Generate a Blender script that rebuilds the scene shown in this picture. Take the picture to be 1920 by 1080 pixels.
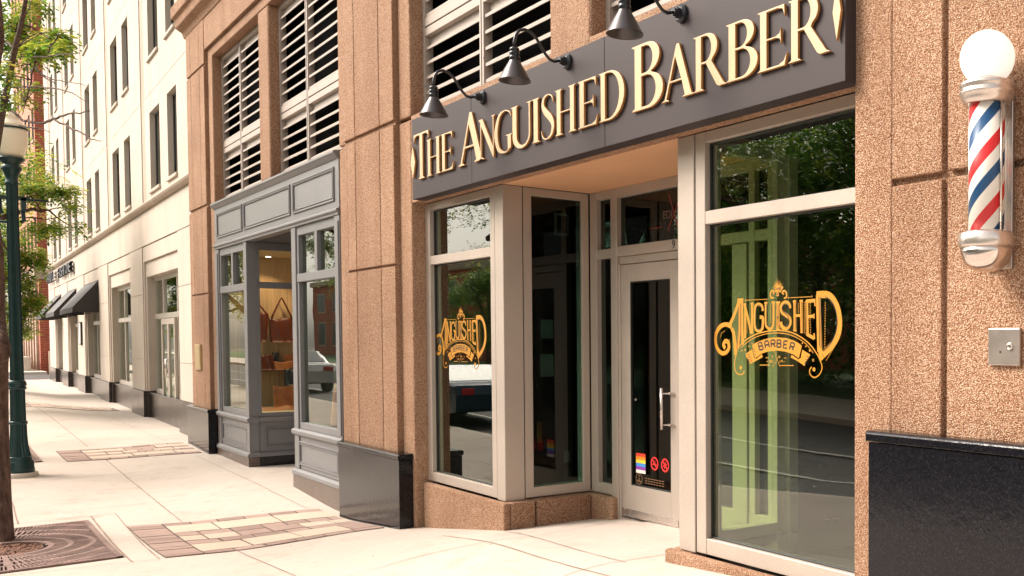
import bpy, bmesh, math, random
from mathutils import Vector, Matrix
C = bpy.context
for o in list(bpy.data.objects): bpy.data.objects.remove(o)
scene = C.scene
R = math.radians

# ---------------------------------------------------------------- camera
cd = bpy.data.cameras.new("Camera"); cam = bpy.data.objects.new("Camera", cd)
scene.collection.objects.link(cam); scene.camera = cam
cam.location = (0.0, -4.1, 1.59)
cam.rotation_euler = (R(90 - 1.94), 0.0, R(47.7))
cd.sensor_width = 36.0; cd.sensor_fit = 'HORIZONTAL'
cd.lens = 36.0 * 1860.2 / 1920.0
cd.shift_x = (960 - 1517.1) / 1920.0
cd.shift_y = (699.6 - 540) / 1920.0
cd.clip_start = 0.05; cd.clip_end = 600.0

# ---------------------------------------------------------------- sky, sun, exposure
SUN_EL, SUN_AZ = R(42), R(222)            # azimuth measured from +Y clockwise (towards +X)
w = bpy.data.worlds.new("World"); scene.world = w; w.use_nodes = True
nt = w.node_tree; nt.nodes.clear()
wo = nt.nodes.new('ShaderNodeOutputWorld'); bg = nt.nodes.new('ShaderNodeBackground')
sky = nt.nodes.new('ShaderNodeTexSky'); sky.sky_type = 'NISHITA'; sky.sun_disc = False
sky.sun_elevation = SUN_EL; sky.sun_rotation = SUN_AZ
sky.air_density = 1.0; sky.dust_density = 4.0; sky.ozone_density = 0.4
hs = nt.nodes.new('ShaderNodeHueSaturation'); hs.inputs['Saturation'].default_value = 0.16
tint = nt.nodes.new('ShaderNodeMixRGB'); tint.blend_type = 'MULTIPLY'; tint.inputs[0].default_value = 1.0
tint.inputs[2].default_value = (1.0, 0.92, 0.84, 1)
nt.links.new(sky.outputs[0], hs.inputs['Color']); nt.links.new(hs.outputs[0], tint.inputs[1])
nt.links.new(tint.outputs[0], bg.inputs[0]); nt.links.new(bg.outputs[0], wo.inputs[0])
bg.inputs[1].default_value = 0.14
sd = bpy.data.lights.new("Sun", 'SUN'); sun = bpy.data.objects.new("Sun", sd)
scene.collection.objects.link(sun)
sd.energy = 1.9; sd.angle = R(26); sd.color = (1.0, 0.905, 0.80)
sdir = Vector((math.sin(SUN_AZ) * math.cos(SUN_EL), math.cos(SUN_AZ) * math.cos(SUN_EL), math.sin(SUN_EL)))
sun.rotation_euler = sdir.to_track_quat('Z', 'Y').to_euler()
vs = scene.view_settings
vs.view_transform = 'Standard'; vs.look = 'None'; vs.exposure = 1.33; vs.gamma = 1.0; vs.use_curve_mapping = False
scene.render.engine = 'CYCLES'

# ---------------------------------------------------------------- materials
MAT = {}
def new_mat(name):
    m = bpy.data.materials.new(name); m.use_nodes = True; nt = m.node_tree; nt.nodes.clear()
    out = nt.nodes.new('ShaderNodeOutputMaterial'); b = nt.nodes.new('ShaderNodeBsdfPrincipled')
    nt.links.new(b.outputs[0], out.inputs[0]); MAT[name] = m
    return m, nt, b
def N(nt, typ, **kw):
    n = nt.nodes.new(typ)
    for k, v in kw.items(): setattr(n, k, v)
    return n
def coords(nt, scale=1.0, kind='Object'):
    tc = N(nt, 'ShaderNodeTexCoord'); mp = N(nt, 'ShaderNodeMapping')
    mp.inputs['Scale'].default_value = (scale,) * 3 if not isinstance(scale, tuple) else scale
    nt.links.new(tc.outputs[kind], mp.inputs[0]); return mp.outputs[0]
def ramp(nt, fac, stops, interp='LINEAR'):
    r = N(nt, 'ShaderNodeValToRGB'); r.color_ramp.interpolation = interp
    e = r.color_ramp.elements
    while len(e) < len(stops): e.new(0.5)
    for i, (p, c) in enumerate(stops):
        e[i].position = p; e[i].color = (*c, 1) if len(c) == 3 else c
    nt.links.new(fac, r.inputs[0]); return r.outputs[0]
def mixc(nt, a, b, fac, mode='MIX'):
    m = N(nt, 'ShaderNodeMixRGB', blend_type=mode)
    for i, v in ((0, fac), (1, a), (2, b)):
        if hasattr(v, 'links') or hasattr(v, 'is_output'): nt.links.new(v, m.inputs[i])
        elif isinstance(v, (int, float)): m.inputs[i].default_value = v
        else: m.inputs[i].default_value = (*v, 1)
    return m.outputs[0]
def noise(nt, vec, scale, detail=4, rough=0.6):
    n = N(nt, 'ShaderNodeTexNoise'); n.inputs['Scale'].default_value = scale
    n.inputs['Detail'].default_value = detail; n.inputs['Roughness'].default_value = rough
    nt.links.new(vec, n.inputs['Vector']); return n.outputs['Fac']
def bump(nt, b, h, strength, dist):
    bp = N(nt, 'ShaderNodeBump'); bp.inputs['Strength'].default_value = strength; bp.inputs['Distance'].default_value = dist
    nt.links.new(h, bp.inputs['Height']); nt.links.new(bp.outputs[0], b.inputs['Normal']); return bp

def simple(name, col, rough=0.5, metal=0.0, var=0.12, vscale=3.0, bumps=0.0, bscale=60.0, spec=0.5, fine=None):
    m, nt, b = new_mat(name); v = coords(nt)
    f = noise(nt, v, vscale, 5)
    lo = tuple(c * (1 - var) for c in col); hi = tuple(min(1, c * (1 + var)) for c in col)
    c = ramp(nt, f, [(0.3, lo), (0.7, hi)])
    if fine:
        f2 = noise(nt, v, fine, 2)
        c = mixc(nt, c, ramp(nt, f2, [(0.35, (1 - var,) * 3), (0.65, (1 + var,) * 3)]), 1.0, 'MULTIPLY')
    nt.links.new(c, b.inputs['Base Color'])
    rr = N(nt, 'ShaderNodeMapRange'); rr.inputs['To Min'].default_value = max(0.02, rough * 0.85); rr.inputs['To Max'].default_value = min(1, rough * 1.2)
    nt.links.new(f, rr.inputs['Value']); nt.links.new(rr.outputs[0], b.inputs['Roughness'])
    b.inputs['Metallic'].default_value = metal; b.inputs['Specular IOR Level'].default_value = spec
    if bumps: bump(nt, b, noise(nt, v, bscale, 3), bumps, 0.01)
    return m

def stone(name, cols, cell=95.0, bstr=0.7):
    """exposed aggregate: pebbles of several tans with the shade between them put into the colour"""
    m, nt, b = new_mat(name); v = coords(nt)
    vo = N(nt, 'ShaderNodeTexVoronoi'); vo.inputs['Scale'].default_value = cell
    nt.links.new(v, vo.inputs['Vector'])
    sep = N(nt, 'ShaderNodeSeparateColor'); nt.links.new(vo.outputs['Color'], sep.inputs[0])
    c = ramp(nt, sep.outputs[0], cols, 'LINEAR')
    edge = ramp(nt, vo.outputs['Distance'], [(0.30, (1, 1, 1)), (0.62, (0.50, 0.38, 0.32))])
    c = mixc(nt, c, edge, 1.0, 'MULTIPLY')
    big = ramp(nt, noise(nt, v, 0.9, 4), [(0.3, (0.86, 0.83, 0.81)), (0.7, (1.07, 1.06, 1.05))])
    c = mixc(nt, c, big, 1.0, 'MULTIPLY')
    st = N(nt, 'ShaderNodeMapping'); st.inputs['Scale'].default_value = (1.3, 1.3, 0.22); nt.links.new(v, st.inputs[0])
    gi = N(nt, 'ShaderNodeNewGeometry'); c = mixc(nt, c, ramp(nt, gi.outputs['Random Per Island'], [(0.0, (0.91, 0.89, 0.88)), (1.0, (1.06, 1.06, 1.06))]), 1.0, 'MULTIPLY')
    streak = ramp(nt, noise(nt, st.outputs[0], 1.6, 6, 0.7), [(0.33, (0.86, 0.81, 0.77)), (0.55, (1.03, 1.03, 1.03))])
    c = mixc(nt, c, streak, 1.0, 'MULTIPLY')
    nt.links.new(c, b.inputs['Base Color']); b.inputs['Roughness'].default_value = 0.85
    b.inputs['Specular IOR Level'].default_value = 0.25
    inv = N(nt, 'ShaderNodeMath', operation='SUBTRACT'); inv.inputs[0].default_value = 1.0
    nt.links.new(vo.outputs['Distance'], inv.inputs[1])
    bump(nt, b, inv.outputs[0], bstr, 0.012)
    return m
stone('aggregate', [(0.0, (0.31, 0.165, 0.10)), (0.12, (0.49, 0.30, 0.19)), (0.4, (0.585, 0.39, 0.255)), (0.7, (0.64, 0.455, 0.32)), (0.95, (0.74, 0.59, 0.455))], 140.0, 0.9)

def granite(name, base, fleck, rough):
    m, nt, b = new_mat(name); v = coords(nt)
    vo = N(nt, 'ShaderNodeTexVoronoi'); vo.inputs['Scale'].default_value = 170.0; nt.links.new(v, vo.inputs['Vector'])
    sep = N(nt, 'ShaderNodeSeparateColor'); nt.links.new(vo.outputs['Color'], sep.inputs[0])
    c = ramp(nt, sep.outputs[0], [(0.0, base), (0.62, tuple(x * 1.5 for x in base)), (0.86, fleck), (1.0, tuple(x * 1.8 for x in fleck))])
    nt.links.new(c, b.inputs['Base Color'])
    f = noise(nt, v, 2.2, 5)
    rr = N(nt, 'ShaderNodeMapRange'); rr.inputs['To Min'].default_value = rough; rr.inputs['To Max'].default_value = rough * 2.2
    nt.links.new(f, rr.inputs['Value']); nt.links.new(rr.outputs[0], b.inputs['Roughness'])
    b.inputs['IOR'].default_value = 1.38
    bump(nt, b, noise(nt, v, 14, 4, 0.7), 0.10, 0.02)
granite('granite_dark', (0.0035, 0.0035, 0.005), (0.009, 0.009, 0.012), 0.05)
granite('granite_warm', (0.020, 0.015, 0.013), (0.07, 0.055, 0.05), 0.14)
granite('granite_reflect_tone', (0.07, 0.052, 0.042), (0.16, 0.12, 0.10), 0.20)  # dark granite with its brownish reflection mixed into the base colour

def cream(name, col):
    m, nt, b = new_mat(name); v = coords(nt)
    f = noise(nt, v, 0.7, 6); g = noise(nt, v, 40, 3)
    c = ramp(nt, f, [(0.3, tuple(x * 0.90 for x in col)), (0.7, tuple(min(1, x * 1.04) for x in col))])
    c = mixc(nt, c, ramp(nt, g, [(0.3, (0.95, 0.94, 0.93)), (0.7, (1.03, 1.03, 1.03))]), 1.0, 'MULTIPLY')
    st = N(nt, 'ShaderNodeMapping'); st.inputs['Scale'].default_value = (0.9, 0.9, 0.16); nt.links.new(v, st.inputs[0])
    c = mixc(nt, c, ramp(nt, noise(nt, st.outputs[0], 2.0, 5), [(0.35, (0.95, 0.925, 0.90)), (0.55, (1.0, 1.0, 1.0))]), 1.0, 'MULTIPLY')
    nt.links.new(c, b.inputs['Base Color']); b.inputs['Roughness'].default_value = 0.8
    b.inputs['Specular IOR Level'].default_value = 0.2
    bump(nt, b, g, 0.12, 0.01)
cream('limestone', (0.52, 0.455, 0.395)); cream('limestone_band', (0.44, 0.36, 0.295))
simple('aluminium', (0.46, 0.395, 0.34), 0.42, 0.35, 0.05, 2.0, fine=90)
simple('silver_frame', (0.50, 0.45, 0.40), 0.35, 0.5, 0.05, 2.0)
simple('louver_paint', (0.36, 0.305, 0.265), 0.5, 0.1, 0.07, 2.0, fine=60)
simple('grey_paint', (0.172, 0.168, 0.172), 0.42, 0.0, 0.06, 1.5, 0.05, 90, fine=120)
simple('sign_metal', (0.040, 0.030, 0.032), 0.5, 0.0, 0.10, 1.2, 0.05, 160, fine=200, spec=0.25)
simple('joint_dark', (0.05, 0.03, 0.022), 0.9)
simple('dark_void', (0.006, 0.006, 0.007), 0.9, spec=0.1)
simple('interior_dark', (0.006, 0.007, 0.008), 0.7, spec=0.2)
simple('interior_floor', (0.028, 0.028, 0.025), 0.25)
simple('soffit_plaster', (0.64, 0.36, 0.20), 0.75, 0, 0.05, 1.0, 0.08, 60)
simple('grey_soffit', (0.06, 0.06, 0.065), 0.7)
simple('gold_face', (0.52, 0.375, 0.215), 0.42, 0.0, 0.05, 3.0, fine=80)
simple('gold_edge_shaded', (0.42, 0.20, 0.06), 0.45, 0.2, 0.08, 3.0)  # unlit look of the letter sides painted as a darker gold
simple('decal_gold', (0.46, 0.205, 0.014), 0.45, 0, 0.04)
simple('decal_dark', (0.010, 0.012, 0.010), 0.5)
simple('black_enamel', (0.020, 0.022, 0.028), 0.22, 0.3, 0.15, 6)
simple('shade_metal', (0.085, 0.078, 0.082), 0.30, 0.7, 0.12, 5.0)
simple('chrome', (0.70, 0.64, 0.60), 0.12, 1.0, 0.04, 4.0, 0.02, 20)
simple('cast_alu', (0.66, 0.60, 0.56), 0.26, 0.9, 0.06, 10.0)
simple('steel_plate', (0.48, 0.42, 0.38), 0.32, 0.9, 0.12, 9.0)
simple('brass_plate', (0.55, 0.42, 0.22), 0.4, 0.8, 0.12, 7.0)
simple('pole_green', (0.012, 0.040, 0.040), 0.30, 0.2, 0.25, 9.0, 0.15, 25)
simple('awning_cloth', (0.020, 0.016, 0.016), 0.62, 0, 0.15, 3, 0.1, 90, spec=0.5)
simple('letter_black', (0.018, 0.022, 0.028), 0.35)
simple('letter_white', (0.60, 0.56, 0.52), 0.4)
simple('cast_iron', (0.235, 0.150, 0.130), 0.65, 0.15, 0.3, 7, 0.3, 120, fine=150)
simple('bark_mulch', (0.14, 0.06, 0.035), 0.9, 0, 0.6, 28, 0.9, 60)
simple('sticker_red', (0.75, 0.03, 0.03), 0.5); simple('sticker_white', (0.75, 0.70, 0.64), 0.5)
for nm, col in dict(flag_red=(0.65, 0.04, 0.02), flag_orange=(0.85, 0.25, 0.02), flag_yellow=(0.85, 0.62, 0.05), flag_blue=(0.05, 0.28, 0.70), flag_purple=(0.25, 0.03, 0.35)).items(): simple(nm, col, 0.5)
simple('leather_tan', (0.34, 0.11, 0.022), 0.42, 0, 0.22, 9, 0.2, 90)
simple('leather_brown', (0.105, 0.022, 0.008), 0.4, 0, 0.25, 9, 0.2, 90)
simple('leather_black', (0.014, 0.014, 0.018), 0.38, 0, 0.2, 9, 0.2, 90)
simple('warm_wall', (0.62, 0.46, 0.27), 0.7, 0, 0.06, 2)
simple('shelf_wood', (0.12, 0.05, 0.02), 0.5, 0, 0.3, 8)
simple('neon_off', (0.30, 0.05, 0.035), 0.4); simple('reflected_dull', (0.16, 0.10, 0.08), 0.5); simple('decal_dullgold', (0.22, 0.12, 0.06), 0.5)
simple('blind_cloth', (0.45, 0.38, 0.30), 0.8); simple('tyre', (0.02, 0.02, 0.02), 0.8); simple('car_blue', (0.008, 0.03, 0.06), 0.2, 0.3, 0.03)
simple('car_silver', (0.55, 0.55, 0.55), 0.2, 0.5, 0.03); simple('car_white', (0.75, 0.74, 0.72), 0.25, 0.0, 0.03)
simple('car_glass', (0.02, 0.03, 0.035), 0.05)
simple('lamp_red', (0.4, 0.01, 0.01), 0.2)
simple('plant_leaf', (0.05, 0.16, 0.04), 0.45, 0, 0.4, 12)

def panel_wood(name, col):
    m, nt, b = new_mat(name); v = coords(nt)
    wv = N(nt, 'ShaderNodeTexWave', wave_type='BANDS', bands_direction='Y', wave_profile='SAW'); wv.inputs['Scale'].default_value = 2.0
    nt.links.new(v, wv.inputs['Vector'])
    st = N(nt, 'ShaderNodeMapping'); st.inputs['Scale'].default_value = (8, 8, 0.5); nt.links.new(v, st.inputs[0])
    c = ramp(nt, noise(nt, st.outputs[0], 3, 4), [(0.3, tuple(x * 0.8 for x in col)), (0.7, tuple(x * 1.15 for x in col))])
    g = ramp(nt, wv.outputs['Fac'], [(0.0, (0.55, 0.5, 0.45)), (0.06, (1, 1, 1)), (1.0, (1, 1, 1))])
    nt.links.new(mixc(nt, c, g, 1.0, 'MULTIPLY'), b.inputs['Base Color']); b.inputs['Roughness'].default_value = 0.5
panel_wood('plank_wall', (0.52, 0.36, 0.20))

def glass(name, tintc, refl_ior, rough=0.0):
    m = bpy.data.materials.new(name); m.use_nodes = True; nt = m.node_tree; nt.nodes.clear(); MAT[name] = m
    out = N(nt, 'ShaderNodeOutputMaterial'); tr = N(nt, 'ShaderNodeBsdfTransparent'); gl = N(nt, 'ShaderNodeBsdfGlossy')
    tr.inputs[0].default_value = (*tintc, 1); gl.inputs['Roughness'].default_value = rough
    gl.inputs[0].default_value = (0.96, 1.0, 0.95, 1)
    fr = N(nt, 'ShaderNodeFresnel'); fr.inputs[0].default_value = refl_ior
    geo = N(nt, 'ShaderNodeNewGeometry')
    v = coords(nt)
    n1 = noise(nt, v, 1.3, 2)
    bp = N(nt, 'ShaderNodeBump'); bp.inputs['Strength'].default_value = 0.008; bp.inputs['Distance'].default_value = 0.05
    nt.links.new(n1, bp.inputs['Height']); nt.links.new(bp.outputs[0], gl.inputs['Normal'])
    mx = N(nt, 'ShaderNodeMixShader')
    inv = N(nt, 'ShaderNodeMath', operation='SUBTRACT'); inv.inputs[0].default_value = 1.0; nt.links.new(geo.outputs['Backfacing'], inv.inputs[1])   # outer face reflects, inner face only lets light out
    ff = N(nt, 'ShaderNodeMath', operation='MULTIPLY'); nt.links.new(fr.outputs[0], ff.inputs[0]); nt.links.new(inv.outputs[0], ff.inputs[1])
    nt.links.new(ff.outputs[0], mx.inputs[0]); nt.links.new(tr.outputs[0], mx.inputs[1]); nt.links.new(gl.outputs[0], mx.inputs[2])
    nt.links.new(mx.outputs[0], out.inputs[0]); return m
glass('shop_glass', (0.88, 0.96, 0.84), 2.15)
glass('shade_glass', (0.30, 0.42, 0.40), 1.5)
glass('clear_glass', (0.96, 0.97, 0.96), 1.22)
glass('recess_glass', (0.70, 0.79, 0.60), 1.3)
glass('office_glass', (0.40, 0.44, 0.46), 1.7)

def opal(name, col, trans):
    m, nt, b = new_mat(name); b.inputs['Base Color'].default_value = (*col, 1); b.inputs['Roughness'].default_value = 0.18
    b.inputs['Subsurface Weight'].default_value = trans; b.inputs['Subsurface Radius'].default_value = (0.2, 0.16, 0.12); b.inputs['Subsurface Scale'].default_value = 0.3
    return b
b_ = opal('globe_white', (0.92, 0.88, 0.82), 0.2)
b_.inputs['Emission Color'].default_value = (1.0, 0.95, 0.85, 1); b_.inputs['Emission Strength'].default_value = 0.22   # the barber globe is lit in the photograph
opal('globe_amber', (0.94, 0.86, 0.66), 0.15)

def concrete():
    m, nt, b = new_mat('concrete'); v = coords(nt)
    f = noise(nt, v, 0.55, 6, 0.65); g = noise(nt, v, 9, 5, 0.7); h = noise(nt, v, 120, 2)
    c = ramp(nt, f, [(0.28, (0.48, 0.415, 0.365)), (0.72, (0.56, 0.495, 0.445))])
    c = mixc(nt, c, ramp(nt, g, [(0.25, (0.93, 0.92, 0.90)), (0.75, (1.04, 1.04, 1.04))]), 1.0, 'MULTIPLY')
    c = mixc(nt, c, ramp(nt, h, [(0.3, (0.93, 0.92, 0.91)), (0.7, (1.04, 1.04, 1.04))]), 1.0, 'MULTIPLY')
    vo = N(nt, 'ShaderNodeTexVoronoi'); vo.inputs['Scale'].default_value = 2.6; nt.links.new(v, vo.inputs['Vector'])
    spot = ramp(nt, vo.outputs['Distance'], [(0.022, (0.42, 0.35, 0.30)), (0.04, (1, 1, 1))])
    c = mixc(nt, c, ramp(nt, noise(nt, v, 1.7, 8, 0.75), [(0.30, (0.84, 0.80, 0.76)), (0.46, (1, 1, 1))]), 1.0, 'MULTIPLY')
    c = mixc(nt, c, spot, 1.0, 'MULTIPLY')
    nt.links.new(c, b.inputs['Base Color']); b.inputs['Roughness'].default_value = 0.8; b.inputs['Specular IOR Level'].default_value = 0.2
    bump(nt, b, h, 0.15, 0.006)
concrete()
simple('joint_line', (0.26, 0.17, 0.13), 0.9)
simple('concrete_plain', (0.58, 0.51, 0.44), 0.8, 0, 0.07, 1.5, 0.1, 120, fine=120)
simple('asphalt', (0.070, 0.064, 0.062), 0.75, 0, 0.18, 0.5, 0.5, 150, fine=140)
simple('road_paint', (0.62, 0.60, 0.54), 0.6, 0, 0.12, 3)
simple('ground_soil', (0.12, 0.10, 0.07), 0.9, 0, 0.3, 0.3)
simple('grass', (0.06, 0.12, 0.03), 0.9, 0, 0.4, 2)
simple('paver_plum', (0.34, 0.235, 0.195), 0.75, 0, 0.10, 4, 0.2, 120, fine=100)
simple('paver_dark', (0.26, 0.175, 0.145), 0.75, 0, 0.10, 4, 0.2, 120, fine=100)
simple('paver_tan', (0.50, 0.405, 0.32), 0.75, 0, 0.06, 4, 0.15, 120, fine=100)

def brick(name, c1, c2, mortar, scale):
    m, nt, b = new_mat(name)
    tc = N(nt, 'ShaderNodeTexCoord'); sep = N(nt, 'ShaderNodeSeparateXYZ'); nt.links.new(tc.outputs['Object'], sep.inputs[0])
    ad = N(nt, 'ShaderNodeMath', operation='ADD'); nt.links.new(sep.outputs[0], ad.inputs[0]); nt.links.new(sep.outputs[1], ad.inputs[1])
    cb = N(nt, 'ShaderNodeCombineXYZ'); nt.links.new(ad.outputs[0], cb.inputs[0]); nt.links.new(sep.outputs[2], cb.inputs[1])
    bt = N(nt, 'ShaderNodeTexBrick'); bt.inputs['Scale'].default_value = scale
    bt.inputs['Color1'].default_value = (*c1, 1); bt.inputs['Color2'].default_value = (*c2, 1); bt.inputs['Mortar'].default_value = (*mortar, 1)
    bt.inputs['Mortar Size'].default_value = 0.012; bt.inputs['Brick Width'].default_value = 0.42; bt.inputs['Row Height'].default_value = 0.15
    nt.links.new(cb.outputs[0], bt.inputs['Vector'])
    v = coords(nt)
    c = mixc(nt, bt.outputs[0], ramp(nt, noise(nt, v, 0.6, 5), [(0.3, (0.82, 0.80, 0.8)), (0.7, (1.12, 1.1, 1.08))]), 1.0, 'MULTIPLY')
    nt.links.new(c, b.inputs['Base Color']); b.inputs['Roughness'].default_value = 0.85
brick('red_brick', (0.40, 0.085, 0.042), (0.29, 0.06, 0.035), (0.40, 0.22, 0.15), 1.0)
brick('red_brick_lit', (0.52, 0.22, 0.13), (0.44, 0.18, 0.11), (0.5, 0.3, 0.2), 1.0)  # same brick, the brighter street-side light put into a paler colour

def bark():
    m, nt, b = new_mat('bark'); v = coords(nt, (9, 9, 2.2))
    f = noise(nt, v, 2.4, 8, 0.7)
    c = ramp(nt, f, [(0.3, (0.030, 0.016, 0.012)), (0.5, (0.105, 0.062, 0.045)), (0.7, (0.21, 0.14, 0.105))])
    nt.links.new(c, b.inputs['Base Color']); b.inputs['Roughness'].default_value = 0.9
    bump(nt, b, f, 1.0, 0.03)
bark()
simple('twig', (0.06, 0.032, 0.026), 0.8, 0, 0.3, 10)
def leaf(name, col):
    m = bpy.data.materials.new(name); m.use_nodes = True; nt = m.node_tree; nt.nodes.clear(); MAT[name] = m
    out = N(nt, 'ShaderNodeOutputMaterial'); d = N(nt, 'ShaderNodeBsdfPrincipled'); t = N(nt, 'ShaderNodeBsdfTranslucent'); mx = N(nt, 'ShaderNodeMixShader')
    v = coords(nt); c = ramp(nt, noise(nt, v, 2.5, 3), [(0.3, tuple(x * 0.75 for x in col)), (0.7, tuple(x * 1.25 for x in col))])
    nt.links.new(c, d.inputs['Base Color']); d.inputs['Roughness'].default_value = 0.5; nt.links.new(c, t.inputs[0])
    mx.inputs[0].default_value = 0.45
    nt.links.new(d.outputs[0], mx.inputs[1]); nt.links.new(t.outputs[0], mx.inputs[2]); nt.links.new(mx.outputs[0], out.inputs[0])
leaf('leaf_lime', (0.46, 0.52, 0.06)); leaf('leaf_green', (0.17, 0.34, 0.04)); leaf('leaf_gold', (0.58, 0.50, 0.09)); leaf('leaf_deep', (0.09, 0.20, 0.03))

def stripes():
    m, nt, b = new_mat('barber_stripes')
    tc = N(nt, 'ShaderNodeTexCoord'); sep = N(nt, 'ShaderNodeSeparateXYZ'); nt.links.new(tc.outputs['Object'], sep.inputs[0])
    at = N(nt, 'ShaderNodeMath', operation='ARCTAN2'); nt.links.new(sep.outputs[1], at.inputs[0]); nt.links.new(sep.outputs[0], at.inputs[1])
    a = N(nt, 'ShaderNodeMath', operation='MULTIPLY'); a.inputs[1].default_value = -2 / (2 * math.pi); nt.links.new(at.outputs[0], a.inputs[0])
    z = N(nt, 'ShaderNodeMath', operation='MULTIPLY_ADD'); z.inputs[1].default_value = 1 / 0.290; nt.links.new(sep.outputs[2], z.inputs[0]); nt.links.new(a.outputs[0], z.inputs[2])
    z2 = N(nt, 'ShaderNodeMath', operation='ADD'); z2.inputs[1].default_value = 0.641; nt.links.new(z.outputs[0], z2.inputs[0])
    f = N(nt, 'ShaderNodeMath', operation='FRACT'); nt.links.new(z2.outputs[0], f.inputs[0])
    wht = (0.80, 0.76, 0.72)
    c = ramp(nt, f.outputs[0], [(0.0, (0.62, 0.008, 0.014)), (0.25, wht), (0.53, (0.006, 0.06, 0.17)), (0.76, wht)], 'CONSTANT')
    nt.links.new(c, b.inputs['Base Color']); b.inputs['Roughness'].default_value = 0.35
stripes()

m_, nt_, bb_ = new_mat('lamp_glow'); bb_.inputs['Emission Color'].default_value = (1, .85, .6, 1); bb_.inputs['Emission Strength'].default_value = 6.0
# ---------------------------------------------------------------- mesh builder
ORG = {}
class MB:
    def __init__(s): s.v = []; s.f = []; s.m = []; s.sm = []
    def add(s, vs, fs, mi=0, smooth=False):
        o = len(s.v); s.v += [tuple(v) for v in vs]
        for f in fs: s.f.append(tuple(i + o for i in f)); s.m.append(mi); s.sm.append(smooth)
        return s
    def box(s, x0, x1, y0, y1, z0, z1, mi=0):
        x0, x1 = min(x0, x1), max(x0, x1); y0, y1 = min(y0, y1), max(y0, y1); z0, z1 = min(z0, z1), max(z0, z1)
        v = [(x0, y0, z0), (x1, y0, z0), (x1, y1, z0), (x0, y1, z0), (x0, y0, z1), (x1, y0, z1), (x1, y1, z1), (x0, y1, z1)]
        return s.add(v, [(3, 2, 1, 0), (4, 5, 6, 7), (0, 1, 5, 4), (1, 2, 6, 5), (2, 3, 7, 6), (3, 0, 4, 7)], mi)
    def extr(s, prof, axis, a, b, mi=0):
        """profile polygon extruded along an axis between a and b"""
        n = len(prof); k = 'xyz'.index(axis)
        def p(q, t):
            c = list(q); c.insert(k, t); return tuple(c)
        v = [p(q, a) for q in prof] + [p(q, b) for q in prof]
        f = [tuple(range(n))[::-1], tuple(range(n, 2 * n))] + [(i, (i + 1) % n, (i + 1) % n + n, i + n) for i in range(n)]
        return s.add(v, f, mi)
    def tube(s, pts, rad, n=8, mi=0, cap=True, smooth=True):
        pts = [Vector(p) for p in pts]
        if not isinstance(rad, (list, tuple)): rad = [rad] * len(pts)
        o = len(s.v); prev = None
        for i, p in enumerate(pts):
            d = (pts[min(i + 1, len(pts) - 1)] - pts[max(i - 1, 0)]).normalized()
            if prev is None:
                up = Vector((0, 0, 1)) if abs(d.z) < 0.9 else Vector((1, 0, 0)); a = d.cross(up).normalized()
            else: a = (prev - d * prev.dot(d)).normalized()
            prev = a; b = d.cross(a)
            for k in range(n):
                t = 2 * math.pi * k / n; s.v.append(tuple(p + (a * math.cos(t) + b * math.sin(t)) * rad[i]))
        for i in range(len(pts) - 1):
            for k in range(n):
                s.f.append((o + i * n + k, o + i * n + (k + 1) % n, o + (i + 1) * n + (k + 1) % n, o + (i + 1) * n + k)); s.m.append(mi); s.sm.append(smooth)
        if cap:
            s.f.append(tuple(o + k for k in range(n))[::-1]); s.m.append(mi); s.sm.append(False)
            e = o + (len(pts) - 1) * n; s.f.append(tuple(e + k for k in range(n))); s.m.append(mi); s.sm.append(False)
        return s
    def lathe(s, prof, cx, cy, n=32, mi=0, cap=True, flute=0, fd=0.0):
        """prof: [(r, z)...] about the vertical through cx, cy"""
        o = len(s.v)
        for r, z in prof:
            for k in range(n):
                t = 2 * math.pi * k / n
                rr = r * (1 - (fd if (flute and k % 2) else 0)); s.v.append((cx + rr * math.cos(t), cy + rr * math.sin(t), z))
        for i in range(len(prof) - 1):
            for k in range(n):
                s.f.append((o + i * n + k, o + i * n + (k + 1) % n, o + (i + 1) * n + (k + 1) % n, o + (i + 1) * n + k)); s.m.append(mi); s.sm.append(not flute)
        if cap:
            s.f.append(tuple(o + k for k in range(n))[::-1]); s.m.append(mi); s.sm.append(False)
            e = o + (len(prof) - 1) * n; s.f.append(tuple(e + k for k in range(n))); s.m.append(mi); s.sm.append(False)
        return s
    def build(s, name, mats, parent=None, bevel=0.0, seg=1, org=None, smooth_all=False):
        if isinstance(mats, str): mats = [mats]
        og = Vector(ORG.get(parent.name, (0, 0, 0))) if parent else Vector(org or (0, 0, 0))
        if parent is not None and org is not None: og = Vector(org)
        me = bpy.data.meshes.new(name)
        me.from_pydata([tuple(Vector(v) - og) for v in s.v], [], s.f)
        for m in mats: me.materials.append(MAT[m])
        me.polygons.foreach_set('material_index', s.m); me.polygons.foreach_set('use_smooth', [True] * len(s.f) if smooth_all else s.sm)
        me.update()
        o = bpy.data.objects.new(name, me); scene.collection.objects.link(o)
        if parent is not None:
            o.parent = parent; o.location = og - Vector(ORG.get(parent.name, (0, 0, 0)))
        else: o.location = og
        ORG[o.name] = tuple(og)
        if bevel:
            bm = o.modifiers.new('Bevel', 'BEVEL'); bm.width = bevel; bm.segments = seg; bm.limit_method = 'ANGLE'; bm.angle_limit = R(40); bm.harden_normals = False
        return o
def thing(name, label, cat, loc=(0, 0, 0), group=None, rotz=0.0):
    o = bpy.data.objects.new(name, None); scene.collection.objects.link(o); o.location = loc; o.rotation_euler = (0, 0, rotz)
    o.empty_display_size = 0.2
    o['label'] = label; o['category'] = cat
    if group: o['group'] = group
    ORG[o.name] = tuple(loc) if rotz == 0 else (0, 0, 0)
    return o
def tag(o, label, cat, group=None):
    o['label'] = label; o['category'] = cat
    if group: o['group'] = group
    return o
def struct(o, kind='structure'): o['kind'] = kind; return o
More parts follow.
